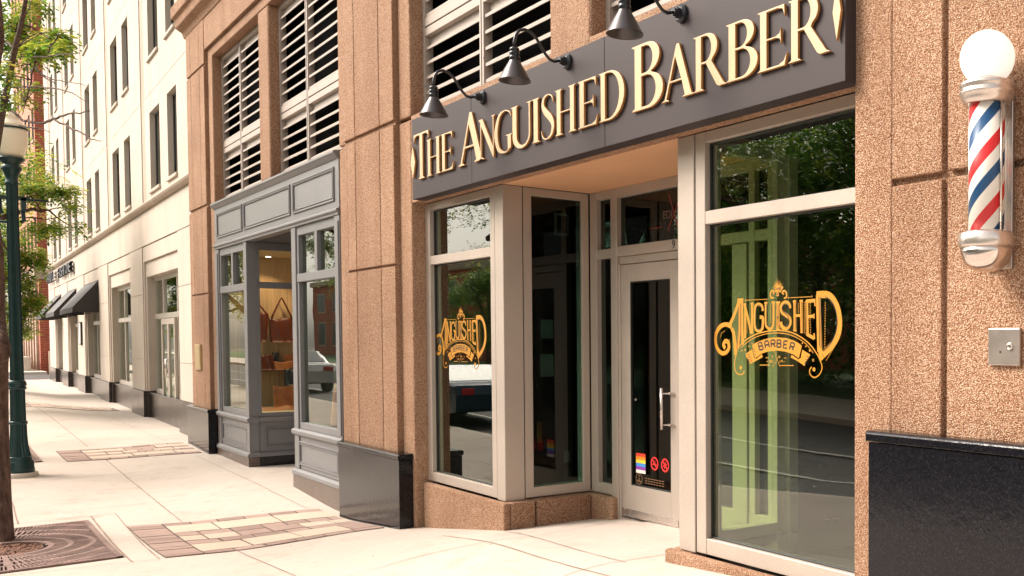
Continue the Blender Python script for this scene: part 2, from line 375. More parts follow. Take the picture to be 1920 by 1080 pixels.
def copy_tree(src, loc, label=None):
    r = src.copy(); scene.collection.objects.link(r); r.location = loc
    if label: r['label'] = label
    for ch in list(src.children):
        c = ch.copy(); scene.collection.objects.link(c); c.parent = r
        for g in list(ch.children):
            d = g.copy(); scene.collection.objects.link(d); d.parent = c
    return r

# ---------------------------------------------------------------- ground relief
def interp(tab, x):
    if x <= tab[0][0]: return tab[0][1]
    for (a, za), (b, zb) in zip(tab, tab[1:]):
        if x <= b:
            t = (x - a) / (b - a); return za + (zb - za) * t
    return tab[-1][1]
PF = [(-140, -.25), (-60, -.25), (-38, -.24), (-28, -.29), (-21, -.33), (-19.8, -.38), (-15.1, -.44), (-13.2, -.545), (-12.3, -.54), (-10.5, -.41), (-8.7, -.18), (-7.9, -.095), (-6.9, -.07), (-4, .08), (0, .3), (30, .8)]
QF = [(-140, -.05), (-60, -.05), (-36, -.05), (-27.8, -.19), (-21.5, -.38), (-20.2, -.40), (-16.4, -.53), (-14, -.60), (-12.4, -.62), (-11.2, -.57), (-9.2, -.45), (-6, -.28), (-3, -.13), (0, -.05), (30, .5)]
def sm(t): t = max(0, min(1, t)); return t * t * (3 - 2 * t)
def h(x, y):
    p = sum(interp(PF, x + d) for d in (-.25, 0, .25)) / 3; q = sum(interp(QF, x + d) for d in (-.7, 0, .7)) / 3
    return p + (q - p) * sm((-y - 0.25) / 1.6) - 0.012 * max(0, -y - 1.9)
T1_LIMBS=[[(-13.816, -3.38, -0.757, 0.125), (-13.942, -3.38, -0.237, 0.105), (-14.015, -3.38, 0.635, 0.1), (-13.728, -3.38, 1.342, 0.095), (-13.504, -3.38, 1.486, 0.105), (-13.88, -3.38, 1.801, 0.09), (-13.861, -3.38, 2.261, 0.09), (-13.952, -3.38, 2.669, 0.085), (-14.88, -3.38, 3.166, 0.08)], [(-16.533, -3.3, 3.341, 0.055), (-14.729, -3.3, 3.704, 0.042), (-13.608, -3.3, 3.933, 0.034), (-12.66, -3.3, 4.076, 0.027), (-11.693, -3.3, 4.25, 0.023), (-10.992, -3.3, 4.314, 0.019), (-10.447, -3.3, 4.426, 0.015), (-9.842, -3.3, 4.6, 0.01)], [(-12.4, -3.5, 2.903, 0.05), (-12.43, -3.5, 3.568, 0.042), (-10.626, -3.5, 3.861, 0.032), (-10.072, -3.5, 3.996, 0.026), (-10.451, -3.5, 4.594, 0.02)], [(-14.617, -3.1, 4.915, 0.018), (-13.703, -3.1, 4.685, 0.014), (-13.12, -3.1, 4.513, 0.012), (-12.591, -3.1, 4.324, 0.009), (-11.72, -3.1, 4.059, 0.007), (-10.672, -3.1, 3.781, 0.004)], [(-14.243, -3.2, 4.387, 0.016), (-14.989, -3.2, 4.371, 0.014), (-13.89, -3.2, 4.092, 0.013), (-12.636, -3.2, 3.789, 0.012), (-11.973, -3.2, 3.66, 0.012), (-10.732, -3.2, 3.442, 0.011), (-9.847, -3.2, 3.329, 0.01), (-8.837, -3.2, 3.202, 0.007), (-7.855, -3.2, 3.062, 0.003)], [(-9.847, -3.2, 3.329, 0.009), (-9.165, -3.2, 3.179, 0.007), (-8.291, -3.2, 2.986, 0.006), (-7.742, -3.2, 2.862, 0.004), (-7.338, -3.2, 2.782, 0.002)], [(-13.457, -3.15, 4.579, 0.009), (-12.044, -3.15, 4.274, 0.007), (-10.47, -3.15, 3.964, 0.005), (-8.65, -3.15, 3.594, 0.002)], [(-13.125, -3.1, 4.497, 0.008), (-12.595, -3.1, 4.309, 0.007), (-11.277, -3.1, 3.948, 0.005), (-10.111, -3.1, 3.692, 0.004), (-8.862, -3.1, 3.424, 0.002)], [(-13.734, -3.25, 4.284, 0.009), (-11.846, -3.25, 3.948, 0.008), (-9.791, -3.25, 3.56, 0.006), (-8.459, -3.25, 3.286, 0.004), (-7.55, -3.25, 3.054, 0.002)], [(-12.896, -3.2, 3.762, 0.008), (-11.58, -3.2, 3.529, 0.007), (-10.876, -3.2, 3.414, 0.005), (-10.059, -3.2, 3.257, 0.002)], [(-11.131, -3.2, 4.056, 0.008), (-11.562, -3.2, 3.962, 0.007), (-12.136, -3.2, 3.869, 0.005), (-12.509, -3.2, 3.805, 0.003)], [(-13.449, -3.3, 4.748, 0.012), (-12.148, -3.3, 4.383, 0.011), (-11.693, -3.3, 4.25, 0.01)], [(-15.041, -3.2, 5.369, 0.01), (-13.937, -3.2, 5.02, 0.007), (-12.977, -3.2, 4.716, 0.004)], [(-10.666, -3.15, 4.024, 0.006), (-10.373, -3.15, 4.027, 0.005), (-10.063, -3.15, 4.002, 0.004), (-9.799, -3.15, 4.007, 0.002)]]
T1_BLOBS=[(-13.56, -3.2, 5.04, 0.2, 0.17, 330), (-13.19, -3.1, 4.7, 0.16, 0.14, 420), (-12.57, -3.0, 4.55, 0.15, 0.1, 420), (-11.43, -3.0, 4.4, 0.08, 0.06, 160), (-11.13, -3.0, 4.24, 0.05, 0.05, 70), (-12.04, -3.1, 4.36, 0.08, 0.06, 160), (-12.75, -3.3, 4.59, 0.08, 0.13, 170), (-12.76, -3.2, 4.38, 0.06, 0.06, 60), (-12.33, -3.1, 4.08, 0.05, 0.05, 50), (-12.29, -3.2, 3.92, 0.06, 0.05, 60), (-13.09, -3.3, 4.08, 0.06, 0.09, 110), (-13.23, -3.0, 5.12, 0.1, 0.06, 110), (-11.56, -3.4, 4.02, 0.05, 0.1, 90), (-13.08, -3.2, 4.82, 0.13, 0.14, 220), (-13.63, -3.2, 4.41, 0.06, 0.07, 50)]
T2_LIMBS=[[(-21.5, -3.3, 0.001, 0.14), (-21.5, -3.298, 1.03, 0.12), (-21.5, -3.286, 1.913, 0.11), (-21.5, -3.277, 2.618, 0.1)], [(-21.5, -3.277, 2.618, 0.09), (-21.5, -3.171, 3.152, 0.07), (-21.5, -2.993, 3.474, 0.055), (-21.5, -2.851, 3.637, 0.045), (-21.5, -2.616, 3.755, 0.035), (-21.5, -2.516, 3.791, 0.032), (-21.5, -2.443, 3.815, 0.028), (-21.5, -2.343, 3.787, 0.024), (-21.5, -2.241, 3.815, 0.018), (-21.5, -2.133, 3.714, 0.012), (-21.5, -1.987, 3.597, 0.008), (-21.5, -1.853, 3.533, 0.004)], [(-21.5, -2.343, 3.806, 0.014), (-21.5, -2.398, 3.928, 0.01), (-21.5, -2.524, 4.097, 0.008), (-21.5, -2.579, 4.181, 0.004)], [(-21.5, -3.277, 2.618, 0.09), (-21.5, -3.358, 3.839, 0.07), (-21.5, -3.266, 4.984, 0.05), (-21.5, -3.106, 6.144, 0.03)], [(-21.5, -2.618, 3.656, 0.014), (-21.5, -2.461, 3.669, 0.012), (-21.5, -2.244, 3.659, 0.008), (-21.5, -2.036, 3.731, 0.004)], [(-21.5, -2.255, 3.813, 0.01), (-21.5, -2.093, 3.864, 0.008), (-21.5, -1.943, 3.896, 0.005), (-21.5, -1.791, 3.984, 0.003)], [(-21.5, -3.028, 3.427, 0.03), (-21.5, -2.893, 3.259, 0.02), (-21.5, -2.759, 2.999, 0.012), (-21.5, -2.696, 2.642, 0.006)]]
T2_BLOBS=[(-21.5, -2.45, 4.19, 0.2, 0.09, 240), (-21.4, -2.24, 4.19, 0.25, 0.1, 420), (-21.3, -1.99, 4.2, 0.19, 0.07, 260), (-21.2, -1.94, 3.92, 0.16, 0.05, 170), (-21.5, -2.36, 3.52, 0.19, 0.09, 300), (-21.3, -2.19, 3.56, 0.18, 0.07, 220), (-21.2, -1.83, 3.58, 0.09, 0.06, 90), (-22.0, -2.7, 4.32, 0.18, 0.15, 200), (-22.0, -2.8, 3.76, 0.15, 0.18, 140), (-21.6, -2.46, 4.04, 0.15, 0.07, 120), (-21.5, -3.15, 4.3, 0.35, 0.62, 900), (-21.5, -3.25, 5.86, 0.42, 0.79, 1200), (-22.0, -2.79, 3.39, 0.15, 0.13, 160), (-21.8, -3.09, 3.0, 0.29, 0.18, 300)]
T3_BLOBS=[(-33.0, -1.58, 3.85, 0.29, 0.22, 800), (-33.0, -1.84, 3.21, 0.29, 0.25, 800), (-33.0, -1.74, 2.52, 0.27, 0.28, 900), (-33.0, -1.6, 2.73, 0.18, 0.22, 400), (-33.0, -1.84, 1.96, 0.18, 0.22, 500), (-33.0, -2.16, 3.47, 0.44, 0.83, 1600), (-33.0, -2.67, 4.12, 0.76, 1.09, 2200), (-33.0, -2.24, 2.09, 0.33, 0.41, 700), (-33.0, -1.44, 3.62, 0.16, 0.11, 160), (-33.0, -1.86, 4.32, 0.18, 0.14, 200), (-33.0, -3.27, 5.01, 0.75, 1.6, 2000)]
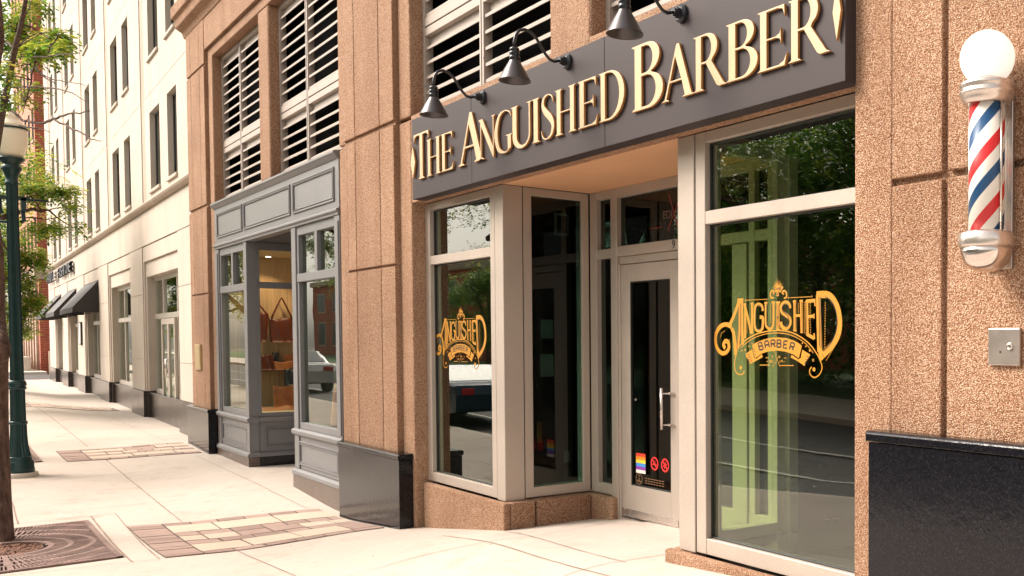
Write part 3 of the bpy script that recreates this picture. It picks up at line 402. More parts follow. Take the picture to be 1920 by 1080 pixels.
LOGO_STROKES=[([(-0.481, -0.002), (-0.547, 0.017), (-0.611, -0.001), (-0.653, -0.043), (-0.665, -0.093), (-0.647, -0.144), (-0.606, -0.176), (-0.559, -0.18), (-0.521, -0.158), (-0.511, -0.13), (-0.527, -0.102), (-0.555, -0.099), (-0.574, -0.125), (-0.553, -0.147)], 0.03, 0, 'g'), ([(-0.5, 0.016), (-0.564, 0.02), (-0.623, 0.0), (-0.668, -0.05)], 0.022, 0, 'g'), ([(-0.512, 0.006), (-0.481, 0.04), (-0.443, 0.096), (-0.397, 0.175)], 0.026, 0, 'g'), ([(-0.481, -0.012), (-0.46, -0.044), (-0.447, -0.114), (-0.438, -0.192)], 0.03, 0, 'g'), ([(-0.396, 0.172), (-0.397, -0.023), (-0.418, -0.149)], 0.03, 0, 'g'), ([(-0.369, 0.174), (-0.368, 0.004), (-0.361, -0.121)], 0.026, 0, 'g'), ([(-0.38, 0.157), (-0.381, -0.051), (-0.398, -0.142)], 0.0065, 1, 'd'), ([(-0.406, 0.137), (-0.409, -0.051), (-0.424, -0.149)], 0.0055, 1, 'd'), ([(-0.416, 0.178), (-0.353, 0.179)], 0.02, 1, 'g'), ([(-0.334, 0.153), (-0.335, -0.079)], 0.018, 0, 'g'), ([(-0.341, 0.149), (-0.303, 0.052), (-0.268, -0.048)], 0.022, 0, 'g'), ([(-0.261, 0.151), (-0.262, -0.052)], 0.018, 0, 'g'), ([(-0.351, 0.148), (-0.323, 0.147)], 0.014, 1, 'g'), ([(-0.276, 0.15), (-0.244, 0.151)], 0.014, 1, 'g'), ([(-0.149, 0.1), (-0.16, 0.132), (-0.194, 0.144), (-0.224, 0.131), (-0.233, 0.085), (-0.233, 0.016), (-0.219, -0.02), (-0.189, -0.03), (-0.159, -0.018), (-0.149, 0.022), (-0.149, 0.056), (-0.181, 0.059)], 0.024, 0, 'g'), ([(-0.162, 0.103), (-0.167, 0.128), (-0.194, 0.137), (-0.216, 0.122), (-0.222, 0.085), (-0.222, 0.016), (-0.211, -0.013), (-0.189, -0.02), (-0.168, -0.011), (-0.162, 0.022)], 0.0055, 1, 'd'), ([(-0.117, 0.152), (-0.118, 0.022), (-0.104, -0.005), (-0.08, -0.016), (-0.055, -0.006), (-0.044, 0.028), (-0.044, 0.152)], 0.024, 0, 'g'), ([(-0.109, 0.147), (-0.109, 0.022), (-0.097, 0.001), (-0.08, -0.006), (-0.062, 0.004), (-0.055, 0.028), (-0.054, 0.148)], 0.0055, 1, 'd'), ([(-0.132, 0.151), (-0.101, 0.151)], 0.016, 1, 'g'), ([(-0.059, 0.152), (-0.028, 0.152)], 0.016, 1, 'g'), ([(0.002, 0.152), (0.002, -0.028)], 0.032, 0, 'g'), ([(-0.017, 0.151), (0.026, 0.152)], 0.014, 1, 'g'), ([(-0.015, -0.026), (0.024, -0.026)], 0.014, 1, 'g'), ([(-0.005, 0.14), (-0.005, -0.016)], 0.003, 1, 'd'), ([(0.01, 0.14), (0.009, -0.016)], 0.003, 1, 'd'), ([(0.122, 0.111), (0.112, 0.137), (0.077, 0.15), (0.044, 0.138), (0.034, 0.11), (0.048, 0.085), (0.087, 0.067), (0.119, 0.045), (0.123, 0.018), (0.105, -0.007), (0.071, -0.015), (0.041, -0.003), (0.031, 0.027)], 0.026, 0, 'g'), ([(0.113, 0.111), (0.102, 0.132), (0.077, 0.141), (0.053, 0.131), (0.044, 0.109), (0.056, 0.089), (0.092, 0.072), (0.109, 0.045), (0.113, 0.019), (0.097, -0.001), (0.071, -0.007)], 0.0055, 1, 'd'), ([(0.165, 0.154), (0.168, -0.031)], 0.024, 0, 'g'), ([(0.227, 0.156), (0.233, -0.047)], 0.024, 0, 'g'), ([(0.165, 0.064), (0.23, 0.064)], 0.018, 1, 'g'), ([(0.149, 0.153), (0.18, 0.154)], 0.014, 1, 'g'), ([(0.212, 0.155), (0.243, 0.155)], 0.014, 1, 'g'), ([(0.153, -0.027), (0.184, -0.032)], 0.014, 1, 'g'), ([(0.169, 0.149), (0.172, -0.027)], 0.003, 1, 'd'), ([(0.232, 0.147), (0.238, -0.044)], 0.003, 1, 'd'), ([(0.279, 0.154), (0.285, -0.061)], 0.026, 0, 'g'), ([(0.274, 0.151), (0.36, 0.154)], 0.022, 1, 'g'), ([(0.279, 0.054), (0.339, 0.058)], 0.02, 1, 'g'), ([(0.284, -0.055), (0.35, -0.08)], 0.022, 1, 'g'), ([(0.352, 0.154), (0.356, 0.118)], 0.012, 0, 'g'), ([(0.346, 0.074), (0.346, 0.042)], 0.01, 0, 'g'), ([(0.346, -0.048), (0.352, -0.083)], 0.012, 0, 'g'), ([(0.274, 0.146), (0.28, -0.054)], 0.003, 2, 'd'), ([(0.386, 0.186), (0.392, 0.009), (0.399, -0.163)], 0.044, 0, 'g'), ([(0.392, 0.175), (0.397, -0.131)], 0.0055, 1, 'd'), ([(0.407, 0.174), (0.412, -0.14)], 0.0055, 1, 'd'), ([(0.369, 0.187), (0.462, 0.186), (0.515, 0.157), (0.555, 0.101), (0.573, 0.026), (0.563, -0.049), (0.513, -0.118), (0.425, -0.182)], 0.044, 0, 'g'), ([(0.448, 0.173), (0.499, 0.149), (0.537, 0.095), (0.552, 0.026), (0.541, -0.043), (0.495, -0.112), (0.43, -0.159)], 0.0065, 1, 'd'), ([(0.399, -0.163), (0.407, -0.188), (0.424, -0.21)], 0.03, 0, 'g'), ([(-0.418, -0.153), (-0.382, -0.121), (-0.304, -0.081), (-0.216, -0.052), (-0.109, -0.034), (-0.005, -0.028), (0.097, -0.035), (0.196, -0.06), (0.293, -0.106), (0.365, -0.166), (0.402, -0.214), (0.421, -0.258), (0.399, -0.3), (0.352, -0.322), (0.314, -0.305), (0.308, -0.276), (0.327, -0.257)], 0.008, 2, 'g'), ([(-0.418, -0.153), (-0.438, -0.206), (-0.45, -0.255), (-0.441, -0.297), (-0.405, -0.321), (-0.36, -0.319), (-0.343, -0.295)], 0.008, 2, 'g'), ([(-0.382, -0.142), (-0.293, -0.097), (-0.205, -0.067), (-0.109, -0.05), (-0.005, -0.045), (0.097, -0.052), (0.186, -0.075), (0.274, -0.115), (0.341, -0.17)], 0.005, 2, 'g'), ([(-0.26, -0.045), (-0.282, -0.107), (-0.276, -0.121)], 0.004, 0, 'd'), ([(-0.046, 0.205), (-0.034, 0.221), (-0.056, 0.229), (-0.075, 0.206), (-0.062, 0.184), (-0.038, 0.181)], 0.012, 0, 'g'), ([(0.062, 0.178), (0.085, 0.181), (0.087, 0.207), (0.065, 0.225), (0.046, 0.212), (0.062, 0.202)], 0.012, 0, 'g'), ([(-0.325, 0.175), (-0.119, 0.175)], 0.004, 0, 'g'), ([(0.122, 0.178), (0.317, 0.178)], 0.004, 0, 'g'), ([(-0.034, -0.157), (0.023, -0.263)], 0.004, 2, 'g'), ([(0.013, -0.196), (-0.052, -0.266)], 0.004, 2, 'g'), ([(-0.184, -0.255), (-0.078, -0.253)], 0.005, 0, 'g'), ([(0.02, -0.254), (0.156, -0.252)], 0.005, 0, 'g'), ([(-0.12, -0.207), (-0.089, -0.206)], 0.004, 0, 'g'), ([(0.061, -0.205), (0.086, -0.205)], 0.004, 0, 'g'), ([(-0.087, -0.225), (-0.076, -0.221), (-0.07, -0.226), (-0.085, -0.236), (-0.068, -0.236)], 0.004, 0, 'g'), ([(-0.059, -0.222), (-0.05, -0.222), (-0.05, -0.235), (-0.059, -0.236), (-0.059, -0.222)], 0.004, 0, 'g'), ([(0.023, -0.221), (0.023, -0.236)], 0.004, 0, 'g'), ([(0.046, -0.227), (0.036, -0.226), (0.038, -0.22), (0.047, -0.221), (0.046, -0.235)], 0.004, 0, 'g'), ([(-0.11, -0.23), (-0.101, -0.23)], 0.006, 0, 'g'), ([(0.064, -0.228), (0.072, -0.228)], 0.006, 0, 'g'), ([(0.481, 0.183), (0.489, 0.179)], 0.006, 0, 'g'), ([(0.496, 0.175), (0.505, 0.171)], 0.006, 0, 'g'), ([(0.512, 0.167), (0.521, 0.163)], 0.006, 0, 'g'), ([(0.528, 0.159), (0.535, 0.154)], 0.006, 0, 'g'), ([(0.539, 0.148), (0.543, 0.142)], 0.006, 0, 'g'), ([(0.547, 0.136), (0.552, 0.13)], 0.006, 0, 'g'), ([(0.555, 0.124), (0.56, 0.118)], 0.006, 0, 'g'), ([(0.563, 0.112), (0.568, 0.105)], 0.006, 0, 'g'), ([(0.571, 0.1), (0.573, 0.093)], 0.006, 0, 'g'), ([(0.575, 0.087), (0.577, 0.08)], 0.006, 0, 'g'), ([(0.578, 0.074), (0.58, 0.067)], 0.006, 0, 'g'), ([(0.582, 0.061), (0.584, 0.054)], 0.006, 0, 'g'), ([(0.585, 0.048), (0.587, 0.041)], 0.006, 0, 'g'), ([(0.589, 0.035), (0.59, 0.028)], 0.006, 0, 'g'), ([(0.591, 0.022), (0.59, 0.015)], 0.006, 0, 'g'), ([(0.589, 0.009), (0.589, 0.002)], 0.006, 0, 'g'), ([(0.588, -0.004), (0.587, -0.011)], 0.006, 0, 'g'), ([(0.586, -0.017), (0.586, -0.024)], 0.006, 0, 'g'), ([(0.585, -0.03), (0.584, -0.037)], 0.006, 0, 'g'), ([(0.584, -0.043), (0.583, -0.05)], 0.006, 0, 'g'), ([(0.582, -0.056), (0.577, -0.062)], 0.006, 0, 'g'), ([(0.573, -0.068), (0.569, -0.074)], 0.006, 0, 'g'), ([(0.565, -0.079), (0.56, -0.086)], 0.006, 0, 'g'), ([(0.557, -0.091), (0.552, -0.098)], 0.006, 0, 'g'), ([(0.548, -0.103), (0.544, -0.11)], 0.006, 0, 'g'), ([(0.54, -0.115), (0.535, -0.121)], 0.006, 0, 'g'), ([(0.531, -0.127), (0.526, -0.133)], 0.006, 0, 'g'), ([(0.522, -0.138), (0.516, -0.145)], 0.006, 0, 'g'), ([(0.512, -0.15), (0.507, -0.156)], 0.006, 0, 'g'), ([(0.502, -0.161), (0.497, -0.168)], 0.006, 0, 'g'), ([(0.493, -0.173), (0.487, -0.179)], 0.006, 0, 'g'), ([(0.483, -0.184), (0.477, -0.191)], 0.006, 0, 'g'), ([(0.473, -0.196), (0.468, -0.202)], 0.006, 0, 'g'), ([(0.463, -0.208), (0.458, -0.214)], 0.006, 0, 'g'), ([(-0.237, 0.14), (-0.239, 0.132)], 0.006, 0, 'g'), ([(-0.241, 0.126), (-0.242, 0.119)], 0.006, 0, 'g'), ([(-0.244, 0.113), (-0.246, 0.105)], 0.006, 0, 'g'), ([(-0.247, 0.099), (-0.249, 0.092)], 0.006, 0, 'g'), ([(-0.25, 0.086), (-0.25, 0.078)], 0.006, 0, 'g'), ([(-0.25, 0.072), (-0.251, 0.064)], 0.006, 0, 'g'), ([(-0.251, 0.058), (-0.251, 0.051)], 0.006, 0, 'g'), ([(-0.251, 0.044), (-0.251, 0.037)], 0.006, 0, 'g'), ([(-0.251, 0.031), (-0.251, 0.023)], 0.006, 0, 'g'), ([(-0.251, 0.017), (-0.251, 0.009)], 0.006, 0, 'g'), ([(-0.251, 0.003), (-0.251, -0.004)], 0.006, 0, 'g'), ([(-0.251, -0.011), (-0.251, -0.018)], 0.006, 0, 'g'), ([(-0.251, -0.024), (-0.251, -0.032)], 0.006, 0, 'g'), ([(-0.251, -0.038), (-0.251, -0.046)], 0.006, 0, 'g'), ([(-0.139, 0.049), (-0.139, 0.042)], 0.006, 0, 'g'), ([(-0.139, 0.037), (-0.139, 0.03)], 0.006, 0, 'g'), ([(-0.14, 0.024), (-0.14, 0.018)], 0.006, 0, 'g'), ([(-0.14, 0.012), (-0.14, 0.005)], 0.006, 0, 'g'), ([(-0.14, 0.0), (-0.141, -0.007)], 0.006, 0, 'g'), ([(-0.141, -0.013), (-0.141, -0.02)], 0.006, 0, 'g'), ([(-0.07, 0.142), (-0.07, 0.134)], 0.006, 0, 'g'), ([(-0.07, 0.128), (-0.07, 0.12)], 0.006, 0, 'g'), ([(-0.07, 0.114), (-0.07, 0.106)], 0.006, 0, 'g'), ([(-0.07, 0.1), (-0.07, 0.092)], 0.006, 0, 'g'), ([(-0.07, 0.086), (-0.07, 0.078)], 0.006, 0, 'g'), ([(-0.07, 0.071), (-0.07, 0.064)], 0.006, 0, 'g'), ([(-0.07, 0.057), (-0.07, 0.049)], 0.006, 0, 'g'), ([(-0.07, 0.043), (-0.07, 0.035)], 0.006, 0, 'g'), ([(-0.07, 0.029), (-0.07, 0.021)], 0.006, 0, 'g'), ([(0.201, 0.142), (0.201, 0.134)], 0.006, 0, 'g'), ([(0.201, 0.129), (0.201, 0.121)], 0.006, 0, 'g'), ([(0.201, 0.116), (0.201, 0.108)], 0.006, 0, 'g'), ([(0.201, 0.103), (0.201, 0.095)], 0.006, 0, 'g'), ([(0.201, 0.09), (0.201, 0.082)], 0.006, 0, 'g'), ([(0.257, 0.147), (0.257, 0.139)], 0.006, 0, 'g'), ([(0.257, 0.132), (0.257, 0.124)], 0.006, 0, 'g'), ([(0.257, 0.118), (0.257, 0.11)], 0.006, 0, 'g'), ([(0.257, 0.104), (0.257, 0.096)], 0.006, 0, 'g'), ([(0.257, 0.089), (0.257, 0.081)], 0.006, 0, 'g'), ([(0.258, 0.075), (0.258, 0.067)], 0.006, 0, 'g'), ([(0.258, 0.061), (0.258, 0.053)], 0.006, 0, 'g'), ([(0.258, 0.046), (0.258, 0.038)], 0.006, 0, 'g'), ([(0.258, 0.032), (0.258, 0.024)], 0.006, 0, 'g'), ([(0.258, 0.018), (0.258, 0.01)], 0.006, 0, 'g'), ([(0.259, 0.003), (0.259, -0.005)], 0.006, 0, 'g'), ([(0.259, -0.011), (0.259, -0.019)], 0.006, 0, 'g'), ([(0.259, -0.025), (0.259, -0.033)], 0.006, 0, 'g'), ([(0.259, -0.04), (0.259, -0.048)], 0.006, 0, 'g'), ([(0.312, 0.139), (0.312, 0.131)], 0.006, 0, 'g'), ([(0.312, 0.124), (0.312, 0.117)], 0.006, 0, 'g'), ([(0.312, 0.11), (0.311, 0.103)], 0.006, 0, 'g'), ([(0.311, 0.096), (0.311, 0.088)], 0.006, 0, 'g'), ([(0.311, 0.082), (0.311, 0.074)], 0.006, 0, 'g'), ([(0.31, 0.042), (0.311, 0.033)], 0.006, 0, 'g'), ([(0.311, 0.026), (0.311, 0.017)], 0.006, 0, 'g'), ([(0.312, 0.01), (0.312, 0.001)], 0.006, 0, 'g'), ([(0.312, -0.006), (0.313, -0.015)], 0.006, 0, 'g'), ([(0.313, -0.022), (0.313, -0.031)], 0.006, 0, 'g'), ([(0.314, -0.038), (0.314, -0.047)], 0.006, 0, 'g'), ([(0.448, 0.141), (0.448, 0.133)], 0.006, 0, 'g'), ([(0.448, 0.125), (0.448, 0.117)], 0.006, 0, 'g'), ([(0.448, 0.11), (0.448, 0.101)], 0.006, 0, 'g'), ([(0.448, 0.094), (0.448, 0.085)], 0.006, 0, 'g'), ([(0.447, 0.078), (0.447, 0.069)], 0.006, 0, 'g'), ([(0.447, 0.062), (0.447, 0.054)], 0.006, 0, 'g'), ([(0.447, 0.046), (0.447, 0.038)], 0.006, 0, 'g'), ([(0.447, 0.031), (0.447, 0.022)], 0.006, 0, 'g'), ([(0.446, 0.015), (0.446, 0.006)], 0.006, 0, 'g'), ([(0.446, -0.001), (0.446, -0.01)], 0.006, 0, 'g'), ([(0.446, -0.017), (0.446, -0.025)], 0.006, 0, 'g'), ([(0.446, -0.033), (0.446, -0.041)], 0.006, 0, 'g'), ([(0.445, -0.048), (0.445, -0.057)], 0.006, 0, 'g'), ([(0.445, -0.064), (0.445, -0.073)], 0.006, 0, 'g'), ([(0.445, -0.08), (0.445, -0.089)], 0.006, 0, 'g'), ([(0.445, -0.096), (0.445, -0.105)], 0.006, 0, 'g'), ([(0.445, -0.112), (0.444, -0.12)], 0.006, 0, 'g'), ([(0.444, -0.128), (0.444, -0.136)], 0.006, 0, 'g'), ([(-0.314, 0.086), (-0.314, 0.077)], 0.006, 0, 'g'), ([(-0.314, 0.069), (-0.314, 0.06)], 0.006, 0, 'g'), ([(-0.314, 0.052), (-0.314, 0.042)], 0.006, 0, 'g'), ([(-0.314, 0.035), (-0.314, 0.025)], 0.006, 0, 'g'), ([(-0.314, 0.017), (-0.314, 0.008)], 0.006, 0, 'g'), ([(-0.314, 0.0), (-0.314, -0.009)], 0.006, 0, 'g'), ([(-0.314, -0.017), (-0.314, -0.027)], 0.006, 0, 'g'), ([(-0.314, -0.034), (-0.314, -0.044)], 0.006, 0, 'g'), ([(-0.611, -0.079), (-0.609, -0.075)], 0.006, 0, 'g'), ([(-0.607, -0.071), (-0.605, -0.066)], 0.006, 0, 'g'), ([(-0.603, -0.063), (-0.601, -0.058)], 0.006, 0, 'g'), ([(-0.599, -0.055), (-0.597, -0.05)], 0.006, 0, 'g'), ([(-0.595, -0.047), (-0.592, -0.043)], 0.006, 0, 'g'), ([(-0.587, -0.04), (-0.58, -0.038)], 0.006, 0, 'g'), ([(-0.575, -0.036), (-0.569, -0.033)], 0.006, 0, 'g'), ([(-0.564, -0.031), (-0.558, -0.028)], 0.006, 0, 'g'), ([(-0.506, -0.086), (-0.505, -0.094)], 0.006, 0, 'g'), ([(-0.504, -0.101), (-0.503, -0.109)], 0.006, 0, 'g'), ([(-0.502, -0.115), (-0.501, -0.123)], 0.006, 0, 'g'), ([(-0.5, -0.13), (-0.498, -0.138)], 0.006, 0, 'g'), ([(-0.499, -0.144), (-0.505, -0.151)], 0.006, 0, 'g'), ([(-0.51, -0.157), (-0.517, -0.164)], 0.006, 0, 'g'), ([(-0.522, -0.17), (-0.528, -0.177)], 0.006, 0, 'g'), ([(-0.534, -0.183), (-0.544, -0.187)], 0.006, 0, 'g'), ([(-0.554, -0.189), (-0.567, -0.192)], 0.006, 0, 'g'), ([(-0.577, -0.194), (-0.59, -0.197)], 0.006, 0, 'g'), ([(-0.179, -0.156), (-0.196, -0.111), (-0.166, -0.106), (-0.157, -0.112), (-0.153, -0.121), (-0.157, -0.128), (-0.188, -0.133)], 0.0115, 4, 'd'), ([(-0.157, -0.128), (-0.146, -0.133), (-0.142, -0.143), (-0.146, -0.151), (-0.179, -0.156)], 0.0115, 4, 'd'), ([(-0.118, -0.144), (-0.127, -0.109), (-0.121, -0.097), (-0.099, -0.095), (-0.087, -0.105), (-0.079, -0.139)], 0.0115, 4, 'd'), ([(-0.123, -0.124), (-0.084, -0.12)], 0.0115, 4, 'd'), ([(-0.059, -0.137), (-0.063, -0.091), (-0.03, -0.09), (-0.023, -0.097), (-0.022, -0.108), (-0.028, -0.114), (-0.061, -0.115)], 0.0115, 4, 'd'), ([(-0.041, -0.114), (-0.02, -0.135)], 0.0115, 4, 'd'), ([(-0.003, -0.136), (-0.001, -0.091), (0.029, -0.091), (0.035, -0.098), (0.035, -0.107), (0.028, -0.113), (-0.002, -0.112)], 0.0115, 4, 'd'), ([(0.028, -0.113), (0.036, -0.119), (0.036, -0.13), (0.029, -0.136), (-0.003, -0.136)], 0.0115, 4, 'd'), ([(0.102, -0.098), (0.067, -0.096), (0.058, -0.14), (0.094, -0.143)], 0.0115, 4, 'd'), ([(0.062, -0.118), (0.092, -0.12)], 0.0115, 4, 'd'), ([(0.119, -0.15), (0.134, -0.106), (0.164, -0.111), (0.168, -0.118), (0.164, -0.129), (0.156, -0.134), (0.126, -0.129)], 0.0115, 4, 'd'), ([(0.144, -0.132), (0.155, -0.155)], 0.0115, 4, 'd'), ([(-0.023, 0.232), (-0.023, 0.248)], 0.004, 2, 'd'), ([(-0.031, 0.248), (-0.015, 0.247)], 0.004, 2, 'd'), ([(-0.005, 0.231), (-0.005, 0.247)], 0.004, 2, 'd'), ([(0.01, 0.23), (0.01, 0.246)], 0.004, 2, 'd'), ([(-0.005, 0.239), (0.01, 0.238)], 0.004, 2, 'd'), ([(0.037, 0.245), (0.021, 0.246), (0.021, 0.23), (0.037, 0.23)], 0.004, 2, 'd'), ([(0.021, 0.238), (0.034, 0.238)], 0.004, 2, 'd'), ([(-0.249, -0.134), (-0.236, -0.136)], 0.004, 4, 'd'), ([(-0.315, -0.191), (-0.282, -0.183)], 0.004, 3, 'd'), ([(0.279, -0.193), (0.301, -0.197)], 0.004, 3, 'd'), ([(-0.244, -0.151), (-0.229, -0.152)], 0.004, 4, 'd'), ([(-0.306, -0.207), (-0.273, -0.197)], 0.004, 3, 'd'), ([(0.273, -0.207), (0.293, -0.212)], 0.004, 3, 'd'), ([(-0.238, -0.167), (-0.223, -0.168)], 0.004, 4, 'd'), ([(-0.297, -0.222), (-0.264, -0.21)], 0.004, 3, 'd'), ([(0.267, -0.222), (0.285, -0.226)], 0.004, 3, 'd'), ([(-0.233, -0.184), (-0.217, -0.185)], 0.004, 4, 'd'), ([(-0.289, -0.237), (-0.256, -0.224)], 0.004, 3, 'd'), ([(0.261, -0.236), (0.278, -0.24)], 0.004, 3, 'd')]
LOGO_POLYS=[([(-0.258, -0.124), (-0.216, -0.107), (-0.152, -0.09), (-0.078, -0.077), (0.0, -0.073), (0.087, -0.078), (0.156, -0.093), (0.201, -0.107), (0.237, -0.127), (0.208, -0.205), (0.156, -0.181), (0.076, -0.164), (0.0, -0.158), (-0.089, -0.164), (-0.163, -0.18), (-0.227, -0.211)], 3, 'g'), ([(-0.328, -0.183), (-0.258, -0.152), (-0.24, -0.208), (-0.217, -0.215), (-0.156, -0.181), (-0.15, -0.203), (-0.211, -0.225), (-0.282, -0.25), (-0.295, -0.224), (-0.321, -0.204)], 2, 'g'), ([(0.314, -0.18), (0.24, -0.151), (0.225, -0.203), (0.204, -0.212), (0.139, -0.184), (0.129, -0.201), (0.196, -0.223), (0.262, -0.253), (0.269, -0.229), (0.298, -0.202)], 2, 'g'), ([(-0.046, 0.255), (0.062, 0.251), (0.044, 0.231), (0.034, 0.215), (-0.017, 0.217), (-0.025, 0.233)], 1, 'g'), ([(-0.024, 0.253), (-0.042, 0.282), (-0.014, 0.253)], 0, 'g'), ([(-0.017, 0.253), (-0.028, 0.291), (-0.007, 0.252)], 0, 'g'), ([(-0.01, 0.253), (-0.014, 0.297), (0.001, 0.252)], 0, 'g'), ([(-0.002, 0.252), (0.002, 0.309), (0.009, 0.252)], 0, 'g'), ([(0.008, 0.252), (0.02, 0.299), (0.018, 0.251)], 0, 'g'), ([(0.016, 0.252), (0.036, 0.289), (0.026, 0.251)], 0, 'g'), ([(0.026, 0.251), (0.055, 0.279), (0.036, 0.251)], 0, 'g')]
LOGO_DISCS=[(-0.38, -0.276, 0.013, 'g'), (0.348, -0.272, 0.013, 'g'), (0.341, -0.215, 0.009, 'g'), (0.341, -0.215, 0.005, 'd'), (0.003, 0.203, 0.013, 'g'), (0.003, 0.203, 0.006, 'd'), (-0.106, 0.174, 0.006, 'g'), (-0.106, 0.174, 0.003, 'd'), (0.329, 0.179, 0.006, 'g'), (0.329, 0.179, 0.003, 'd'), (0.109, 0.178, 0.006, 'g'), (0.109, 0.178, 0.002, 'd'), (-0.323, 0.175, 0.006, 'g'), (-0.258, -0.112, 0.005, 'g'), (-0.293, -0.132, 0.006, 'g'), (-0.331, -0.156, 0.008, 'g'), (-0.365, -0.161, 0.006, 'g'), (0.24, -0.11, 0.006, 'g'), (0.274, -0.129, 0.006, 'g'), (0.31, -0.155, 0.008, 'g'), (-0.052, -0.197, 0.008, 'g'), (-0.052, -0.197, 0.004, 'd'), (0.02, -0.198, 0.008, 'g'), (0.02, -0.198, 0.004, 'd'), (0.0, 0.056, 0.006, 'd'), (0.546, 0.012, 0.01, 'd'), (0.546, 0.012, 0.006, 'g')]
# ================================================================ SETTING
def grid(xs, ys, zf, name, mats, **k):
    m = MB(); nx = len(xs); ny = len(ys)
    vs = [(x, y, zf(x, y)) for y in ys for x in xs]
    fs = [(j * nx + i, j * nx + i + 1, (j + 1) * nx + i + 1, (j + 1) * nx + i) for j in range(ny - 1) for i in range(nx - 1)]
    m.add(vs, fs, 0, True); return m.build(name, mats, **k)
def frange(a, b, st):
    n = max(1, round((b - a) / st)); return [a + (b - a) * i / n for i in range(n + 1)]
KERB = -5.0
ZR = lambda x: h(x, -4.9) - 0.15
xs = frange(-57.5, -22, .8) + frange(-21.8, 6, .2) + frange(6.5, 30, 1.5)
struct(grid(xs, frange(KERB + .15, -2.2, .25) + frange(-2.1, 1.2, .12), h, 'sidewalk', 'concrete'))
m = MB()
for a, b in zip(xs, xs[1:]):
    za, zb = h(a, -4.9), h(b, -4.9)
    vs = [(a, KERB, za - .35), (b, KERB, zb - .35), (b, KERB, zb + .002), (a, KERB, za + .002), (a, KERB + .15, za + .002), (b, KERB + .15, zb + .002)]
    m.add(vs, [(0, 1, 2, 3), (3, 2, 5, 4)])
struct(m.build('kerb', 'concrete_plain'))
xr = frange(-160, -22, 4) + frange(-21, 10, 1) + frange(12, 60, 4)
struct(grid(xr, [-13.8, -11, -9, -7, KERB], lambda x, y: ZR(x) + 0.06 * (1 - abs(y + 9.4) / 4.4), 'road', 'asphalt'))
def lines(y, x0, x1, dash=None, wd=.12):
    m = MB(); x = x0
    while x < x1:
        e = min(x1, x + (dash[0] if dash else 4)); z = lambda X: ZR(X) + 0.06 * (1 - abs(y + 9.4) / 4.4) + .006
        m.add([(x, y - wd / 2, z(x)), (e, y - wd / 2, z(e)), (e, y + wd / 2, z(e)), (x, y + wd / 2, z(x))], [(0, 1, 2, 3)])
        x = e + (dash[1] if dash else 0)
    return m
mm = lines(-9.35, -120, 20); mm2 = lines(-7.0, -120, 20, wd=.1)

mm.add(mm2.v, mm2.f); struct(mm.build('road_markings', 'road_paint'))
struct(grid(xr, [-18.5, -17, -13.95], lambda x, y: ZR(x) + .15, 'far_sidewalk', 'concrete_plain'))
m = MB()
for a, b in zip(xr, xr[1:]):
    m.add([(a, -13.8, ZR(a) - .1), (b, -13.8, ZR(b) - .1), (b, -13.8, ZR(b) + .152), (a, -13.8, ZR(a) + .152), (a, -13.95, ZR(a) + .152), (b, -13.95, ZR(b) + .152)], [(1, 0, 3, 2), (2, 3, 4, 5)])
struct(m.build('far_kerb', 'concrete_plain'))
struct(MB().add([(-400, -400, -1.6), (400, -400, -1.6), (400, 400, -1.6), (-400, 400, -1.6)], [(0, 1, 2, 3)]).build('ground', 'ground_soil'))
# cross street and the pavement in front of the brick building
struct(MB().add([(-72, -4.9, -.42), (-57.5, -4.9, -.42), (-57.5, 60, -.42), (-72, 60, -.42)], [(0, 1, 2, 3)]).build('cross_street', 'asphalt'))
struct(MB().box(-140, -72, -4.85, 1.9, -1.2, -.27).build('pavement_beyond', 'concrete_plain'))
struct(grid(xr, [-60, -30, -18.5], lambda x, y: ZR(x) + .13, 'lawn', 'grass'))

# score joints of the pavement slabs, thin sheets on the concrete
def joints(lines):
    m = MB()
    for pts, wd in lines:
        P = [Vector((a, b, 0)) for a, b in pts]; Q = []
        for a, b in zip(P, P[1:]):
            n = max(1, int((b - a).length / .12)); Q += [a.lerp(b, i / n) for i in range(n)]
        Q.append(P[-1]); vs = []; rn = random.Random(int(pts[0][0] * 10))
        for i, q in enumerate(Q):
            d = (Q[min(i + 1, len(Q) - 1)] - Q[max(i - 1, 0)]).normalized(); n_ = Vector((-d.y, d.x, 0)); j = rn.uniform(-.003, .003); ww = wd * rn.uniform(.7, 1.15)
            for s in (1, -1): p = q + n_ * (j + s * ww / 2); vs.append((p.x, p.y, h(p.x, p.y) + .0055))
        m.add(vs, [(2 * i + 1, 2 * i + 3, 2 * i + 2, 2 * i) for i in range(len(Q) - 1)])
    return struct(m.build('pavement_joints', 'joint_line'))
